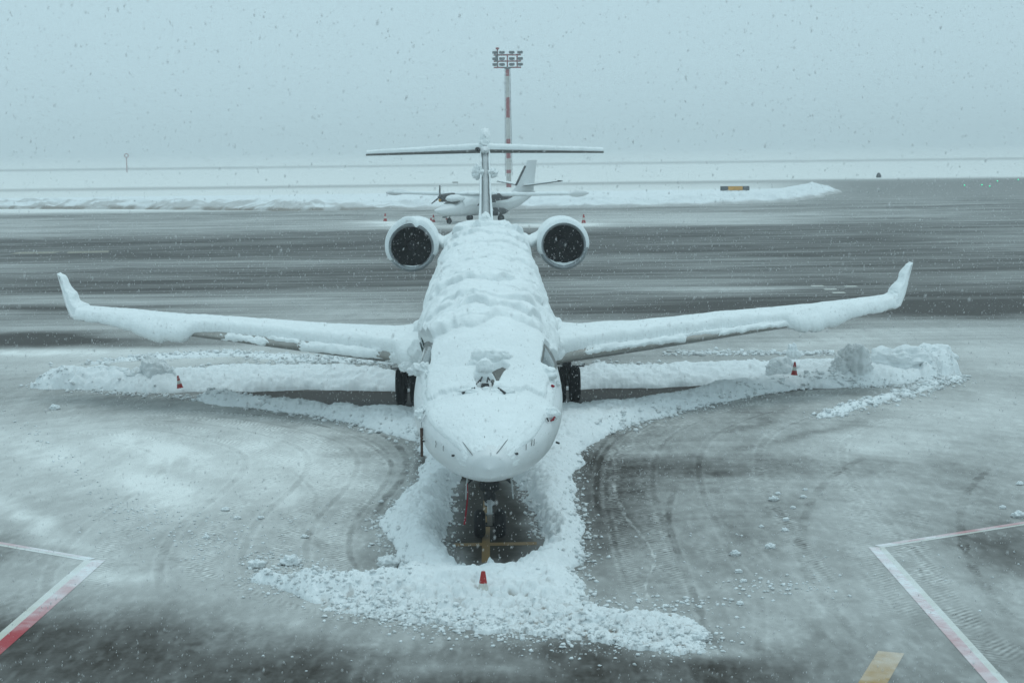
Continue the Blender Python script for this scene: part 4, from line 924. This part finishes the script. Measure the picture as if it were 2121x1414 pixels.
# snow stuck along both sides of the fin's leading edge and on its top
for sgn in (-1, 1):
    n = 240; zz = np.linspace(4.5, TZ + .25, n); A = np.array(fin_st); yl = np.interp(zz, A[:, 1], A[:, 0]); hw = np.interp(zz, A[:, 1], A[:, 3])
    c = np.linspace(0, np.pi * 2, 16, endpoint=False); Z, Q = np.meshgrid(zz, c, indexing='ij')
    r = .05 * (1 + .5 * fbm(Z / .35, Q * 0 + sgn, 3, 871) + .2 * fbm(Z / .1, Q * .3, 2, 873))
    P = np.stack([sgn * (hw[:, None] * .92) + sgn * r * .7 * np.cos(Q), yl[:, None] + .22 + .24 * np.sin(Q), Z], -1); o = grid_obj('snow_cover', P, SNOW, fin, wrap=True); fix_out(o)
blob('snow_lump', (0, 34.9, TZ + .42), .30, 881, fin, sc_=(.62, 2.6, 1.25), amp=.22); blob('snow_lump', (-.02, 34.2, TZ + .25), .2, 882, fin, sc_=(.85, 1.2, .8)); blob('snow_lump', (.0, 34.4, TZ + .46), .19, 886, fin, sc_=(.85, 1.6, 1.25), amp=.15)
zc = dp(1004, 358, NOSE_Y + 32)[2]
blob('snow_lump', (-.25, 32.3, zc + .02), .22, 883, fin, sc_=(.8, 1.4, 1.05), amp=.5); blob('snow_lump', (.25, 32.3, zc), .17, 884, fin, sc_=(.9, 1.4, .8), amp=.5)
# dorsal hump of snow where the fin grows out of the body
blob('snow_lump', (0, 28.2, 4.35), .55, 885, jet, sc_=(1.2, 2.6, .55), amp=.15, n=40); blob('snow_lump', (0, 27.7, 4.75), .22, 887, fin, sc_=(.8, 2.6, 1), amp=.2)
for sgn in (-1, 1):
    st = [(sgn * .05, 33.9, TZ, 2.1, .10), (sgn * 4.27, 35.55, TZ - .10, 1.15, .09)]
    P, _ = loft(st, 40, 120); hs = grid_obj('tailplane', P, TAILG, jet); fix_out(hs)
    P2 = P[:, :44]; N2 = normals(P2); N2 = -N2 if N2[50, 20, 2] < 0 else N2; x = np.abs(P2[..., 0]); arc = np.zeros(P2.shape[:2]); arc[:, 1:] = np.cumsum(np.linalg.norm(np.diff(P2, axis=1), axis=-1), 1); dle = arc[:, 39:40] - arc
    T = (.15 - .012 * x) * (1 + .25 * fbm(x / .6, dle, 3, 891 + sgn) + .12 * billow(x / .2, dle / .2, 2, 893))
    TT = rim(np.minimum(dle - .07 + .03 * fbm(x / .25, x * 0, 3, 895 + sgn) + .01, arc + .03), T, .12)
    skin('snow_cover', P2, N2, TT, hs, .8)
MB().lathe([(-.35, .01), (-.2, .09), (.1, .16), (1.4, .18), (2.4, .10), (2.9, .01)], (0, 33.7, TZ), 'y', 24).build('tail_bullet', PAINT, jet, True)
MB().box((-.26, 33.9, TZ + .05), (.16, .2, .14), None, .04).build('tail_hinge_fairing', DARKMET, jet)

# --- landing gear
def wheel(parent, c, R, W, rim_r):
    w_ = R and MB().lathe([(-W / 2 + .03, rim_r), (-W / 2, rim_r + .04), (-W / 2, R - .08), (-W / 2 + .02, R - .03), (-W / 2 + .07, R), (-.05, R), (-.045, R - .012), (-.035, R - .012), (-.03, R), (.03, R), (.035, R - .012), (.045, R - .012), (.05, R), (W / 2 - .07, R), (W / 2 - .02, R - .03), (W / 2, R - .08), (W / 2, rim_r + .04), (W / 2 - .03, rim_r)], c, 'x', 48).build('wheel', TYRE, parent, True)
    MB().lathe([(-W / 2 + .035, .001), (-W / 2 + .035, .09), (-W / 2 + .07, .10), (-W / 2 + .07, rim_r - .03), (-W / 2 + .03, rim_r), (W / 2 - .03, rim_r), (W / 2 - .07, rim_r - .03), (W / 2 - .07, .10), (W / 2 - .035, .09), (W / 2 - .035, .001)], c, 'x', 32).build('rim', HUB, w_, True)
    return w_
for sgn in (-1, 1):
    g = MB().tube([(sgn * 2.19, 20.35, .46), (sgn * 2.19, 20.35, 1.05)], .075, 16).build('main_gear_strut', SILVER, jet, True)
    MB().tube([(sgn * 2.19, 20.35, .95), (sgn * 2.12, 20.3, 1.75)], .13, 16).tube([(sgn * 2.12, 20.35, 1.3), (sgn * 1.25, 20.3, 1.6)], .07, 10).build('upper_strut', DARKMET, g, True)
    MB().tube([(sgn * 1.88, 20.35, .49), (sgn * 2.5, 20.35, .49)], .06, 12).build('axle', DARKMET, g, True)
    MB().tube([(sgn * 2.19, 20.15, .62), (sgn * 2.19, 19.95, .85), (sgn * 2.19, 20.2, 1.1)], .03, 8).build('torque_link', DARKMET, g, True)
    MB().tube([(sgn * 1.95, 20.1, 1.4), (sgn * 1.5, 19.3, 1.7)], .045, 8).tube([(sgn * 2.12, 20.12, 1.1), (sgn * 2.2, 20.1, 1.7)], .02, 6).build('side_brace', DARKMET, g, True)
    for dx in (-.20, .20): wheel(g, (sgn * 2.19 + dx, 20.35, .49), .49, .30, .26)
    MB().box((sgn * 1.68, 20.2, 1.28), (.04, 1.0, .62), np.array(Matrix.Rotation(sgn * .12, 3, 'Y')), .01).build('gear_door', DARKMET, g)
    MB().box((sgn * 1.62, 19.4, 1.52), (.55, .9, .22), None, .03).build('gear_bay', DARKMET, jet)
    MB().tube([(sgn * 1.75, 16.6, 1.52), (sgn * 2.15, 16.6, 1.47), (sgn * 2.45, 16.55, 1.46), (sgn * 2.45, 16.55, 1.53)], .018, 6).build('static_wire', DARKMET, jet, True)
ng = gp(1009, 1112); gy0 = ng[1] - NOSE_Y
nx = 0.0
g = MB().tube([(nx, gy0, .22), (nx, gy0, .62)], .045, 16).build('nose_gear_strut', SILVER, jet, True)
MB().tube([(nx, gy0, .58), (nx, gy0, 1.35)], .085, 16).build('upper_strut', DARKMET, g, True)
MB().box((0, gy0 + .05, 1.0), (.34, .3, .30), None, .04).box((0, gy0 + .02, .74), (.22, .2, .16), None, .03).build('steering_unit', DARKMET, g)
MB().tube([(nx, gy0, .60), (nx, gy0, .70)], .092, 16).tube([(nx, gy0 - .01, .40), (nx, gy0 - .01, .44)], .075, 12).build('strut_collar', SILVER, g, True)
MB().box((nx, gy0 - .13, .36), (.10, .03, .28), np.array(Matrix.Rotation(.35, 3, 'X')), .008).box((nx, gy0 - .13, .56), (.09, .03, .26), np.array(Matrix.Rotation(-.4, 3, 'X')), .008).build('torque_link', SILVER, g)
MB().tube([(nx - .17, gy0, .235), (nx + .17, gy0, .235)], .04, 12).build('axle', DARKMET, g, True)
for dx in (-.185, .185): wheel(g, (nx + dx, gy0, .255), .255, .21, .12)
MB().tube([(-.16, gy0 + .05, .95), (.16, gy0 + .05, .95)], .05, 10).tube([(0, gy0 + .06, .9), (-.1, gy0 + 1.0, 1.35)], .04, 8).tube([(0, gy0 + .06, .9), (.1, gy0 + 1.0, 1.35)], .04, 8).tube([(.05, gy0 - .1, .7), (.10, gy0 - .14, .95), (.06, gy0 - .12, 1.3)], .015, 6).tube([(-.06, gy0 - .1, .65), (-.12, gy0 - .12, .9), (-.05, gy0 - .12, 1.3)], .013, 6).build('drag_brace', DARKMET, g, True)
for a in (-.07, .07): MB().lathe([(0, .001), (0, .05), (.04, .055), (.06, .04)], (nx + a * 1.9, gy0 - .12, .98), 'y', 16).build('taxi_light', HUB, g, True)
for sgn in (-1, 1):
    MB().box((sgn * .40, gy0 + .1, 1.02), (.025, 1.15, .46), np.array(Matrix.Rotation(-sgn * .10, 3, 'Y')), .008).build('gear_door', GREYP, jet)
    MB().tube([(sgn * .38, gy0 - .3, 1.05), (sgn * .12, gy0 - .1, 1.25)], .016, 6).build('door_link', DARKMET, jet, True)
MB().box((0, gy0 + .3, 1.27), (.62, 1.2, .12), None, .02).build('gear_bay', DARKMET, jet)
# red ribbon hanging from the left nose gear door
rp = [dp(968, 1000, 30.2), dp(969, 1022, 30.2), dp(967, 1045, 30.2), dp(964, 1070, 30.2), dp(962, 1086, 30.2)]
m = MB(); V = []
for i, p in enumerate(rp): V += [p - (.007 + .003 * i, .0, 0) - (0, NOSE_Y, 0), p + (.007 + .003 * i, .01 * (i % 2), 0) - (0, NOSE_Y, 0)]
V2 = [np.array(v) + (0, .004, 0) for v in V]; n = len(V)
Fs = [(2 * i, 2 * i + 1, 2 * i + 3, 2 * i + 2) for i in range(4)] + [(n + 2 * i, n + 2 * i + 2, n + 2 * i + 3, n + 2 * i + 1) for i in range(4)]
m.add(V + V2, Fs).build('warning_ribbon', REDFAB, jet)
# blade aerials and beacon buried under snow on the spine
for s0 in (8.5, 14.2): MB().box((0, s0, 4.05 + TILT * s0), (.05, .35, .35), None, .02).build('aerial', PAINT, jet)

# ------------------------------------------------------------------ traffic cones
def make_cone(h=.5):
    o = MB().lathe([(0, .001), (0, .135), (.03, .13), (.04, .115), (h * .34, .092), (h * .342, .0915)], (0, 0, 0), 'z', 24).build('traffic_cone', CONE_R, None, True)
    MB().lathe([(h * .342, .0925), (h * .62, .066)], (0, 0, 0), 'z', 24).build('white_band', CONE_W, o, True)
    MB().lathe([(h * .62, .065), (h * .98, .036), (h, .030), (h, .001)], (0, 0, 0), 'z', 24).build('tip', CONE_R, o, True)
    return o
def copy_tree(o, parent=None):
    c = o.copy(); C.objects.link(c)
    if parent is not None: c.parent = parent
    for ch in list(o.children): copy_tree(ch, c)
    return c
c0 = make_cone(); first = True
def hz(x, y):
    h, _ = bank_height(np.array([x]), np.array([y])); return max(0.0, float(h[0]))
# (px, py of base, z, scale, lean, label)
CONES = [(1000, 1212, .28, .95, (0, .02), 'red cone sunk in the snow bank in front of the nose wheels', -.25),
         (373, 803, .22, .72, (-.0, -.16), 'red cone leaning beside the grey blocks of the left snow heap', 0),
         (1645, 776, .40, .75, (.0, .05), 'small red cone standing in the snow heap under the right wing', 0),
         (798, 458, 0, 1.5, (0, 0), 'distant cone farthest left, below the small plane\'s left wing tip tank', 0),
         (893, 468, 0, 1.5, (0, 0), 'distant cone nearer the camera of the pair by the small plane\'s nose', 0),
         (898, 460, 0, 1.4, (0, 0), 'distant cone farther back of the pair by the small plane\'s nose', 0),
         (1209, 462, 0, 1.6, (0, 0), 'distant cone farthest right, below the right wing tip tank', 0),
         (925, 455, 0, .8, (0, 0), 'smallest distant cone under the small plane\'s nose', 0)]
for px, py, z, k, ln, lab, dz in CONES:
    g = gp(px, py, z); o = c0 if first else copy_tree(c0); first = False
    o.location = (g[0], g[1], z + dz); o.scale = (k,) * 3; o.rotation_euler = (ln[0], ln[1], 0); tag(o, lab, 'traffic cone', 'red and white traffic cones')

# ------------------------------------------------------------------ small twin propeller aircraft, far behind
gl = gp(1010, 462); HEAD = math.radians(38)
tp = empty('propeller_airplane', (gl[0] - .35, gl[1] + 3.2, 0), -HEAD); tp.scale = (1.11, 1.11, .96)     # local -y is the nose
tag(tp, 'small white high-wing twin propeller plane parked behind the jet tail', 'airplane')
sz = np.linspace(0, 1, 60); n = 28
yy = -6.6 + 14.0 * sz
ws_ = np.interp(sz, [0, .02, .08, .18, .28, .62, .8, .95, 1], [.02, .28, .62, .88, .96, .96, .62, .2, .05]); ht = np.interp(sz, [0, .02, .08, .16, .24, .30, .62, .8, .95, 1], [1.35, 1.5, 1.72, 2.0, 2.62, 2.72, 2.72, 2.75, 2.85, 2.85])
hb = np.interp(sz, [0, .02, .08, .2, .62, .8, 1], [1.28, 1.02, .78, .68, .70, 1.25, 2.5])
th = np.linspace(0, 2 * np.pi, n, endpoint=False); A, B = np.meshgrid(np.arange(60), th, indexing='ij')
P = np.stack([ws_[:, None] * np.sin(B) , yy[:, None] + 0 * B, (ht + hb)[:, None] / 2 + (ht - hb)[:, None] / 2 * np.sign(np.cos(B)) * np.abs(np.cos(B)) ** .8], -1)
o = grid_obj('fuselage', P, PAINT, tp, wrap=True); fix_out(o)
o2 = grid_obj('snow_cover', (P[12:48, :] * (1.03, 1, 1) + (0, 0, .10))[:, [21, 22, 23, 24, 25, 26, 27, 0, 1, 2, 3, 4, 5, 6, 7]], SNOW, tp)
if sum(p.normal.z for p in o2.data.polygons) < 0: o2.data.flip_normals()
ZW = 2.62
P, _ = loft([(-9.6, -.75, ZW + .15, 1.3, .14), (-1.0, -1.2, ZW, 2.3, .16), (1.0, -1.2, ZW, 2.3, .16), (9.6, -.75, ZW + .15, 1.3, .14)], 30, 12)
wg = grid_obj('wing', P, PAINT, tp); fix_out(wg)
q = P[:, :31] + (0, 0, .12); q[:, 0, 2] -= .12; q[:, 30, 2] -= .10; q[..., 2] += .04 * fbm(q[..., 0] / .5, q[..., 1], 3, 901); o = grid_obj('snow_cover', q, SNOW, wg)
if sum(p.normal.z for p in o.data.polygons) < 0: o.data.flip_normals()
for sg in (-1, 1):
    MB().lathe([(-1.3, .01), (-1.15, .12), (-.7, .27), (0, .33), (.8, .27), (1.5, .10), (1.7, .01)], (sg * 9.85, -.1, ZW + .22), 'y', 20).build('tip_tank', PAINT, tp, True)
    en = MB().lathe([(-1.55, .16), (-1.5, .24), (-1.0, .33), (0, .38), (1.4, .30), (2.2, .05)], (sg * 2.45, -1.3, ZW - .12), 'y', 20).build('engine', DARKMET, tp, True)
    MB().box((sg * 2.45, -2.3, ZW - .48), (.5, 1.1, .26), None, .08).build('air_intake', DARKMET, en)
    MB().lathe([(-.35, .01), (-.25, .09), (0, .16)], (sg * 2.45, -2.85, ZW - .12), 'y', 16).build('spinner', DARKMET, en, True)
    MB().lathe([(0, .01), (0, .12), (.1, .12)], (sg * 2.45 + .0, -2.95, ZW - .42), 'y', 14).build('oil_cooler_cover', SIGN_Y, en, True)
    pr_ = None
    for k in range(3):
        a = math.radians((90, 215, 330)[k] + (8 if sg > 0 else 0)); dxx, dzz = math.cos(a), math.sin(a); c = np.array([sg * 2.45, -2.9, ZW - .12])
        MB().tube([c, c + np.array([dxx, 0, dzz]) * .5, c + np.array([dxx, .02, dzz]) * 1.15], [.05, .08, .05], 6).build('propeller_blade', DARKMET, en, True)
    if sg > 0: blob('snow_lump', (sg * 2.45, -2.1, ZW + .22), .32, 905, tp, sc_=(.9, 2, .6))
    MB().lathe([(-1.6, .02), (-1.2, .3), (0, .42), (1.2, .3), (1.9, .02)], (sg * 1.15, .1, 1.0), 'y', 18).build('gear_fairing', DARKMET, tp, True)
    lg_ = MB().tube([(sg * 1.3, .2, .9), (sg * 1.6, .2, .36)], .07, 8).build('main_gear_leg', DARKMET, tp, True)
    wheel(lg_, (sg * 1.7, .2, .36), .36, .26, .18)
    P, _ = loft([(sg * .05, 5.6, 3.35, 1.6, .10), (sg * 3.3, 6.2, 3.80, .9, .10)], 20, 10); hsp = grid_obj('tailplane', P, DARKMET if False else GREYP, tp); fix_out(hsp)
    MB().tube([(sg * .05, 5.58, 3.35), (sg * 3.3, 6.18, 3.80)], .035, 6).build('de_icing_boot', DARKMET, hsp, True)
    q = P[:, :21] + (0, 0, .07); q[:, 0, 2] -= .06; q[:, 20, 2] -= .05; o = grid_obj('snow_cover', q, SNOW, hsp)
    if sum(p.normal.z for p in o.data.polygons) < 0: o.data.flip_normals()
A = np.array([(3.6, 2.6, 3.6, .10), (4.6, 3.4, 2.7, .12), (6.3, 5.95, 1.45, .09)]); P = vloft(A, 20, 12); fn = grid_obj('fin', P, PAINT, tp); fix_out(fn)
MB().tube([(0, 4.62, 3.45), (0, 6.0, 5.35)], .10, 8).build('de_icing_boot', DARKMET, fn, True)
ngl = MB().tube([(0, -4.6, .95), (0, -4.7, .3)], .06, 8).build('nose_gear_leg', DARKMET, tp, True); wheel(ngl, (0, -4.7, .29), .29, .2, .13)
MB().box((-.25, -4.9, .75), (.03, .6, .4), np.array(Matrix.Rotation(.5, 3, 'Y')), .0).build('gear_door', GREYP, tp)
MB().box((-.94, -2.9, 1.75), (.05, .55, .75), None, .02).build('cabin_door', DARKMET, tp)
MB().box((0, -4.15, 2.12), (1.35, .9, .05), np.array(Matrix.Rotation(.45, 3, 'X')), .0).build('windscreen_seal', BLACKFRAME, tp)
blob('snow_lump', (0, -3.9, 2.42), .62, 907, tp, sc_=(1.25, 1.3, .62), amp=.12); blob('snow_lump', (0, -2.0, 2.85), .6, 908, tp, sc_=(1.4, 2.2, .4), amp=.12)

# ------------------------------------------------------------------ floodlight mast
mg = gp(1054, 388); MD = mg[1]; mast = empty('floodlight_mast', (mg[0], MD, 0)); tag(mast, 'tall red and white banded mast with floodlight racks behind the jet', 'light mast')
k = MD / F_PX; zat = lambda py: dp(1054, py, MD)[2]
BAND = [(388, 376, 1), (376, 359, 0), (359, 352, 1), (352, 328, 0), (328, 308, 1), (308, 306, 0), (306, 288, 1), (288, 244, 0), (244, 202, 1), (202, 158, 0), (158, 144, 1)]
r0, r1 = 5.2 * k, 3.6 * k; z0, z1 = 0, zat(144)
for a, b, red in BAND:
    za, zb = max(0, zat(a)), zat(b); ra, rb = [r0 + (r1 - r0) * z / z1 for z in (za, zb)]
    MB().lathe([(za, ra), (zb, rb)], (0, 0, 0), 'z', 16).build('pole_section', M_RED if red else M_WHITE, mast, True)
MB().box((0, -r0, zat(365)), (4 * k, .1, 7 * k), None, 0).build('number_plate', M_WHITE, mast)
ld = MB()
for sg in (-1, 1): ld.tube([(r0 * 1.35 * sg, -.1, 2), (r1 * 1.4 * sg, -.1, z1)], .05, 5)
for zz in np.arange(3, z1, 1.5): ld.tube([(-r0 * 1.3, -.1, zz), (r0 * 1.3, -.1, zz)], .035, 5)
ld.build('ladder', M_GREY, mast)
ring = lambda py, hw: (zat(py), hw * k)
rk = MB()
for py, hw in ((140, 28), (127, 28), (114, 28)):
    z, h = ring(py, hw); rk.box((0, 0, z), (2 * h, .18, .22)).box((0, 1.2, z), (2 * h, .15, .15))
for dx in (-20, 0, 20): rk.box((dx * k, 0, (zat(140) + zat(112)) / 2), (.22, .2, zat(112) - zat(140)))
rk.build('rack', M_RED, mast)
MB().lathe([(zat(144), 3.6 * k), (zat(141), 9 * k), (zat(139), 9 * k)], (0, 0, 0), 'z', 16).build('platform', M_GREY, mast, True)
fl = None
for py in (109, 122, 134):
    for dx in (-25, -11, 9, 26):
        f_ = MB().box((dx * k, -.5, zat(py)), (11.5 * k, .5, 4.2 * k), np.array(Matrix.Rotation(.35, 3, 'X')), .05).build('floodlight', LAMPG, mast)
        MB().box((dx * k, -.1, zat(py) - 2.4 * k), (.5, .4, 1.4 * k)).build('bracket', M_GREY, f_)
MB().tube([(-20 * k, 0, zat(114)), (-20 * k, 0, zat(101))], .12, 8).lathe([(zat(103), .05), (zat(102), .3), (zat(99), .3), (zat(98), .02)], (-20 * k, 0, 0), 'z', 12).build('obstruction_lamp', M_RED, mast, True)
MB().box((-22 * k, -.2, zat(121)), (6 * k, .4, 15 * k), None, .1).build('cable_cage', M_GREY, mast)

# ------------------------------------------------------------------ guidance sign and small far things
sg_ = gp(1522, 401); k = sg_[1] / F_PX; s0 = empty('guidance_sign', (sg_[0], sg_[1], 0)); tag(s0, 'long low black and yellow taxiway sign on the far snow berm', 'sign')
MB().box((0, 0, .75), (60 * k, .3, 9 * k), None, .03).build('board', SIGN_K, s0)
MB().box((1 * k, -.17, .75), (30 * k, .05, 8 * k)).build('yellow_panel', SIGN_Y, s0)
MB().box((-22 * k, -.17, .75), (12 * k, .04, 7 * k)).box((23.5 * k, -.17, .75), (11 * k, .04, 7 * k)).build('black_panel', LAMPG, s0)
for dx in (-24, -8, 8, 24): MB().tube([(dx * k, 0, 0), (dx * k, 0, .45)], .06, 8).build('leg', M_GREY, s0)
v = gp(263, 357); k = v[1] / F_PX; s0 = empty('windsock_pole', (v[0], v[1], 0)); tag(s0, 'faint thin red pole with a ring on top, far left in the haze', 'pole')
MB().tube([(0, 0, 0), (0, 0, 28 * k)], .9 * k, 8).build('pole', M_RED, s0, True)
nr = 16; MB().tube([(3.8 * k * math.cos(a), 0, 34 * k + 3.8 * k * math.sin(a)) for a in np.linspace(0, 2 * math.pi, nr + 1)], 1.0 * k, 6, False).build('ring', M_RED, s0, True)
MB().tube([(0, 0, 28 * k), (0, 0, 30.2 * k)], .8 * k, 8).build('bracket', M_RED, s0, True)
v = gp(1820, 368); k = v[1] / F_PX; o = MB().lathe([(0, .5), (.25, .55), (.7, .4), (.95, .2), (1.0, .01)], (v[0], v[1], .0), 'z', 16).build('marker_post', SIGN_K, None, True); tag(o, 'small dark rounded marker on the white field at the far right', 'marker')
v = gp(943, 384); o = MB().box((v[0], v[1], .55), (1.1, .15, .3), None, .03).box((v[0] - .4, v[1], .2), (.06, .06, .5)).box((v[0] + .4, v[1], .2), (.06, .06, .5)).build('taxiway_board', M_WHITE, None); tag(o, 'tiny pale board in the snow above the small plane\'s left wing', 'sign')
lm = {}
for nme, col in (('green_lens', (.05, 1, .5)), ('white_lens', (1, 1, .95))):
    m_ = bpy.data.materials.new(nme); m_.use_nodes = True; b = m_.node_tree.nodes['Principled BSDF']; b.inputs['Base Color'].default_value = (*col, 1); b.inputs['Emission Color'].default_value = (*col, 1); b.inputs['Emission Strength'].default_value = 1.5; lm[nme] = m_
def lamp(px, py, lens, lab, grp, r=.16):
    v = gp(px, py); o = MB().lathe([(0, r), (.08, r), (.1, r * .7)], tuple(v), 'z', 12).build('taxiway_light', M_GREY, None, True)
    MB().lathe([(.1, r * .7), (.22, r * .6), (.27, .001)], tuple(v), 'z', 12).build('lens', lm[lens], o, True); tag(o, lab, 'taxiway light', grp)
for px, py, lab in ((1998, 386, 'leftmost green taxiway light of the far right cluster'), (2034, 385, 'green taxiway light nearest the middle of the cluster'), (2050, 388, 'lowest green taxiway light of the cluster'), (2066, 377, 'upper green taxiway light right of the middle'), (2109, 374, 'rightmost green taxiway light near the picture edge')):
    lamp(px, py, 'green_lens', lab, 'green taxiway lights at the far right', .14)
lamp(707, 354, 'white_lens', 'white runway edge light left of the small plane', 'white runway lights', .35); lamp(226, 358, 'white_lens', 'white runway edge light beside the faint red pole', 'white runway lights', .25)

# ------------------------------------------------------------------ falling snow
rng = np.random.RandomState(5); N = 80000
Y = 6.5 + 44 * rng.rand(N) ** .6; X = (rng.rand(N) * 2 - 1) * (Y * .36 + .6); d0 = CAM_H - .11 * Y
Z = d0 + (rng.rand(N) * 2 - 1) * (Y * .25); ok = (Z > .02); X, Y, Z = X[ok], Y[ok], Z[ok]; N = len(X)
r = .0021 * (1 + .9 * rng.rand(N)); OV = np.array([(1, 0, 0), (-1, 0, 0), (0, 1, 0), (0, -1, 0), (0, 0, 1), (0, 0, -1)], float); OF = np.array([(0, 2, 4), (2, 1, 4), (1, 3, 4), (3, 0, 4), (2, 0, 5), (1, 2, 5), (3, 1, 5), (0, 3, 5)])
V = OV[None] * r[:, None, None] * (1 + .4 * rng.uniform(-1, 1, (N, 6, 1))); V[..., 2] *= (2.0 + 2.0 * rng.rand(N))[:, None]
V[..., 0] += V[..., 2] * (.30 * rng.normal(.5, .45, N))[:, None]; V += np.stack([X, Y, Z], -1)[:, None]
o = link('falling_snow', np_mesh('falling_snow', V.reshape(-1, 3), (OF[None] + 6 * np.arange(N)[:, None, None]).reshape(-1, 3)), FLAKE)
tag(o, 'snowflakes falling in the air all over the airfield', 'falling snow', kind='stuff')

# ------------------------------------------------------------------ snowy air
hz_ = MB().box((0, 1900, 17.5), (5200, 4000, 37)).build('haze', None, None)
hm = bpy.data.materials.new('snowy_air'); hm.use_nodes = True; t = hm.node_tree; t.nodes.clear()
ou = t.nodes.new('ShaderNodeOutputMaterial'); vo = t.nodes.new('ShaderNodeVolumePrincipled'); vo.inputs['Color'].default_value = (.80, .83, .84, 1); vo.inputs['Density'].default_value = .0010; vo.inputs['Anisotropy'].default_value = 0.0
t.links.new(vo.outputs[0], ou.inputs['Volume']); hz_.data.materials.append(hm); tag(hz_, 'pale haze of falling snow over the whole airfield', 'haze', kind='stuff')
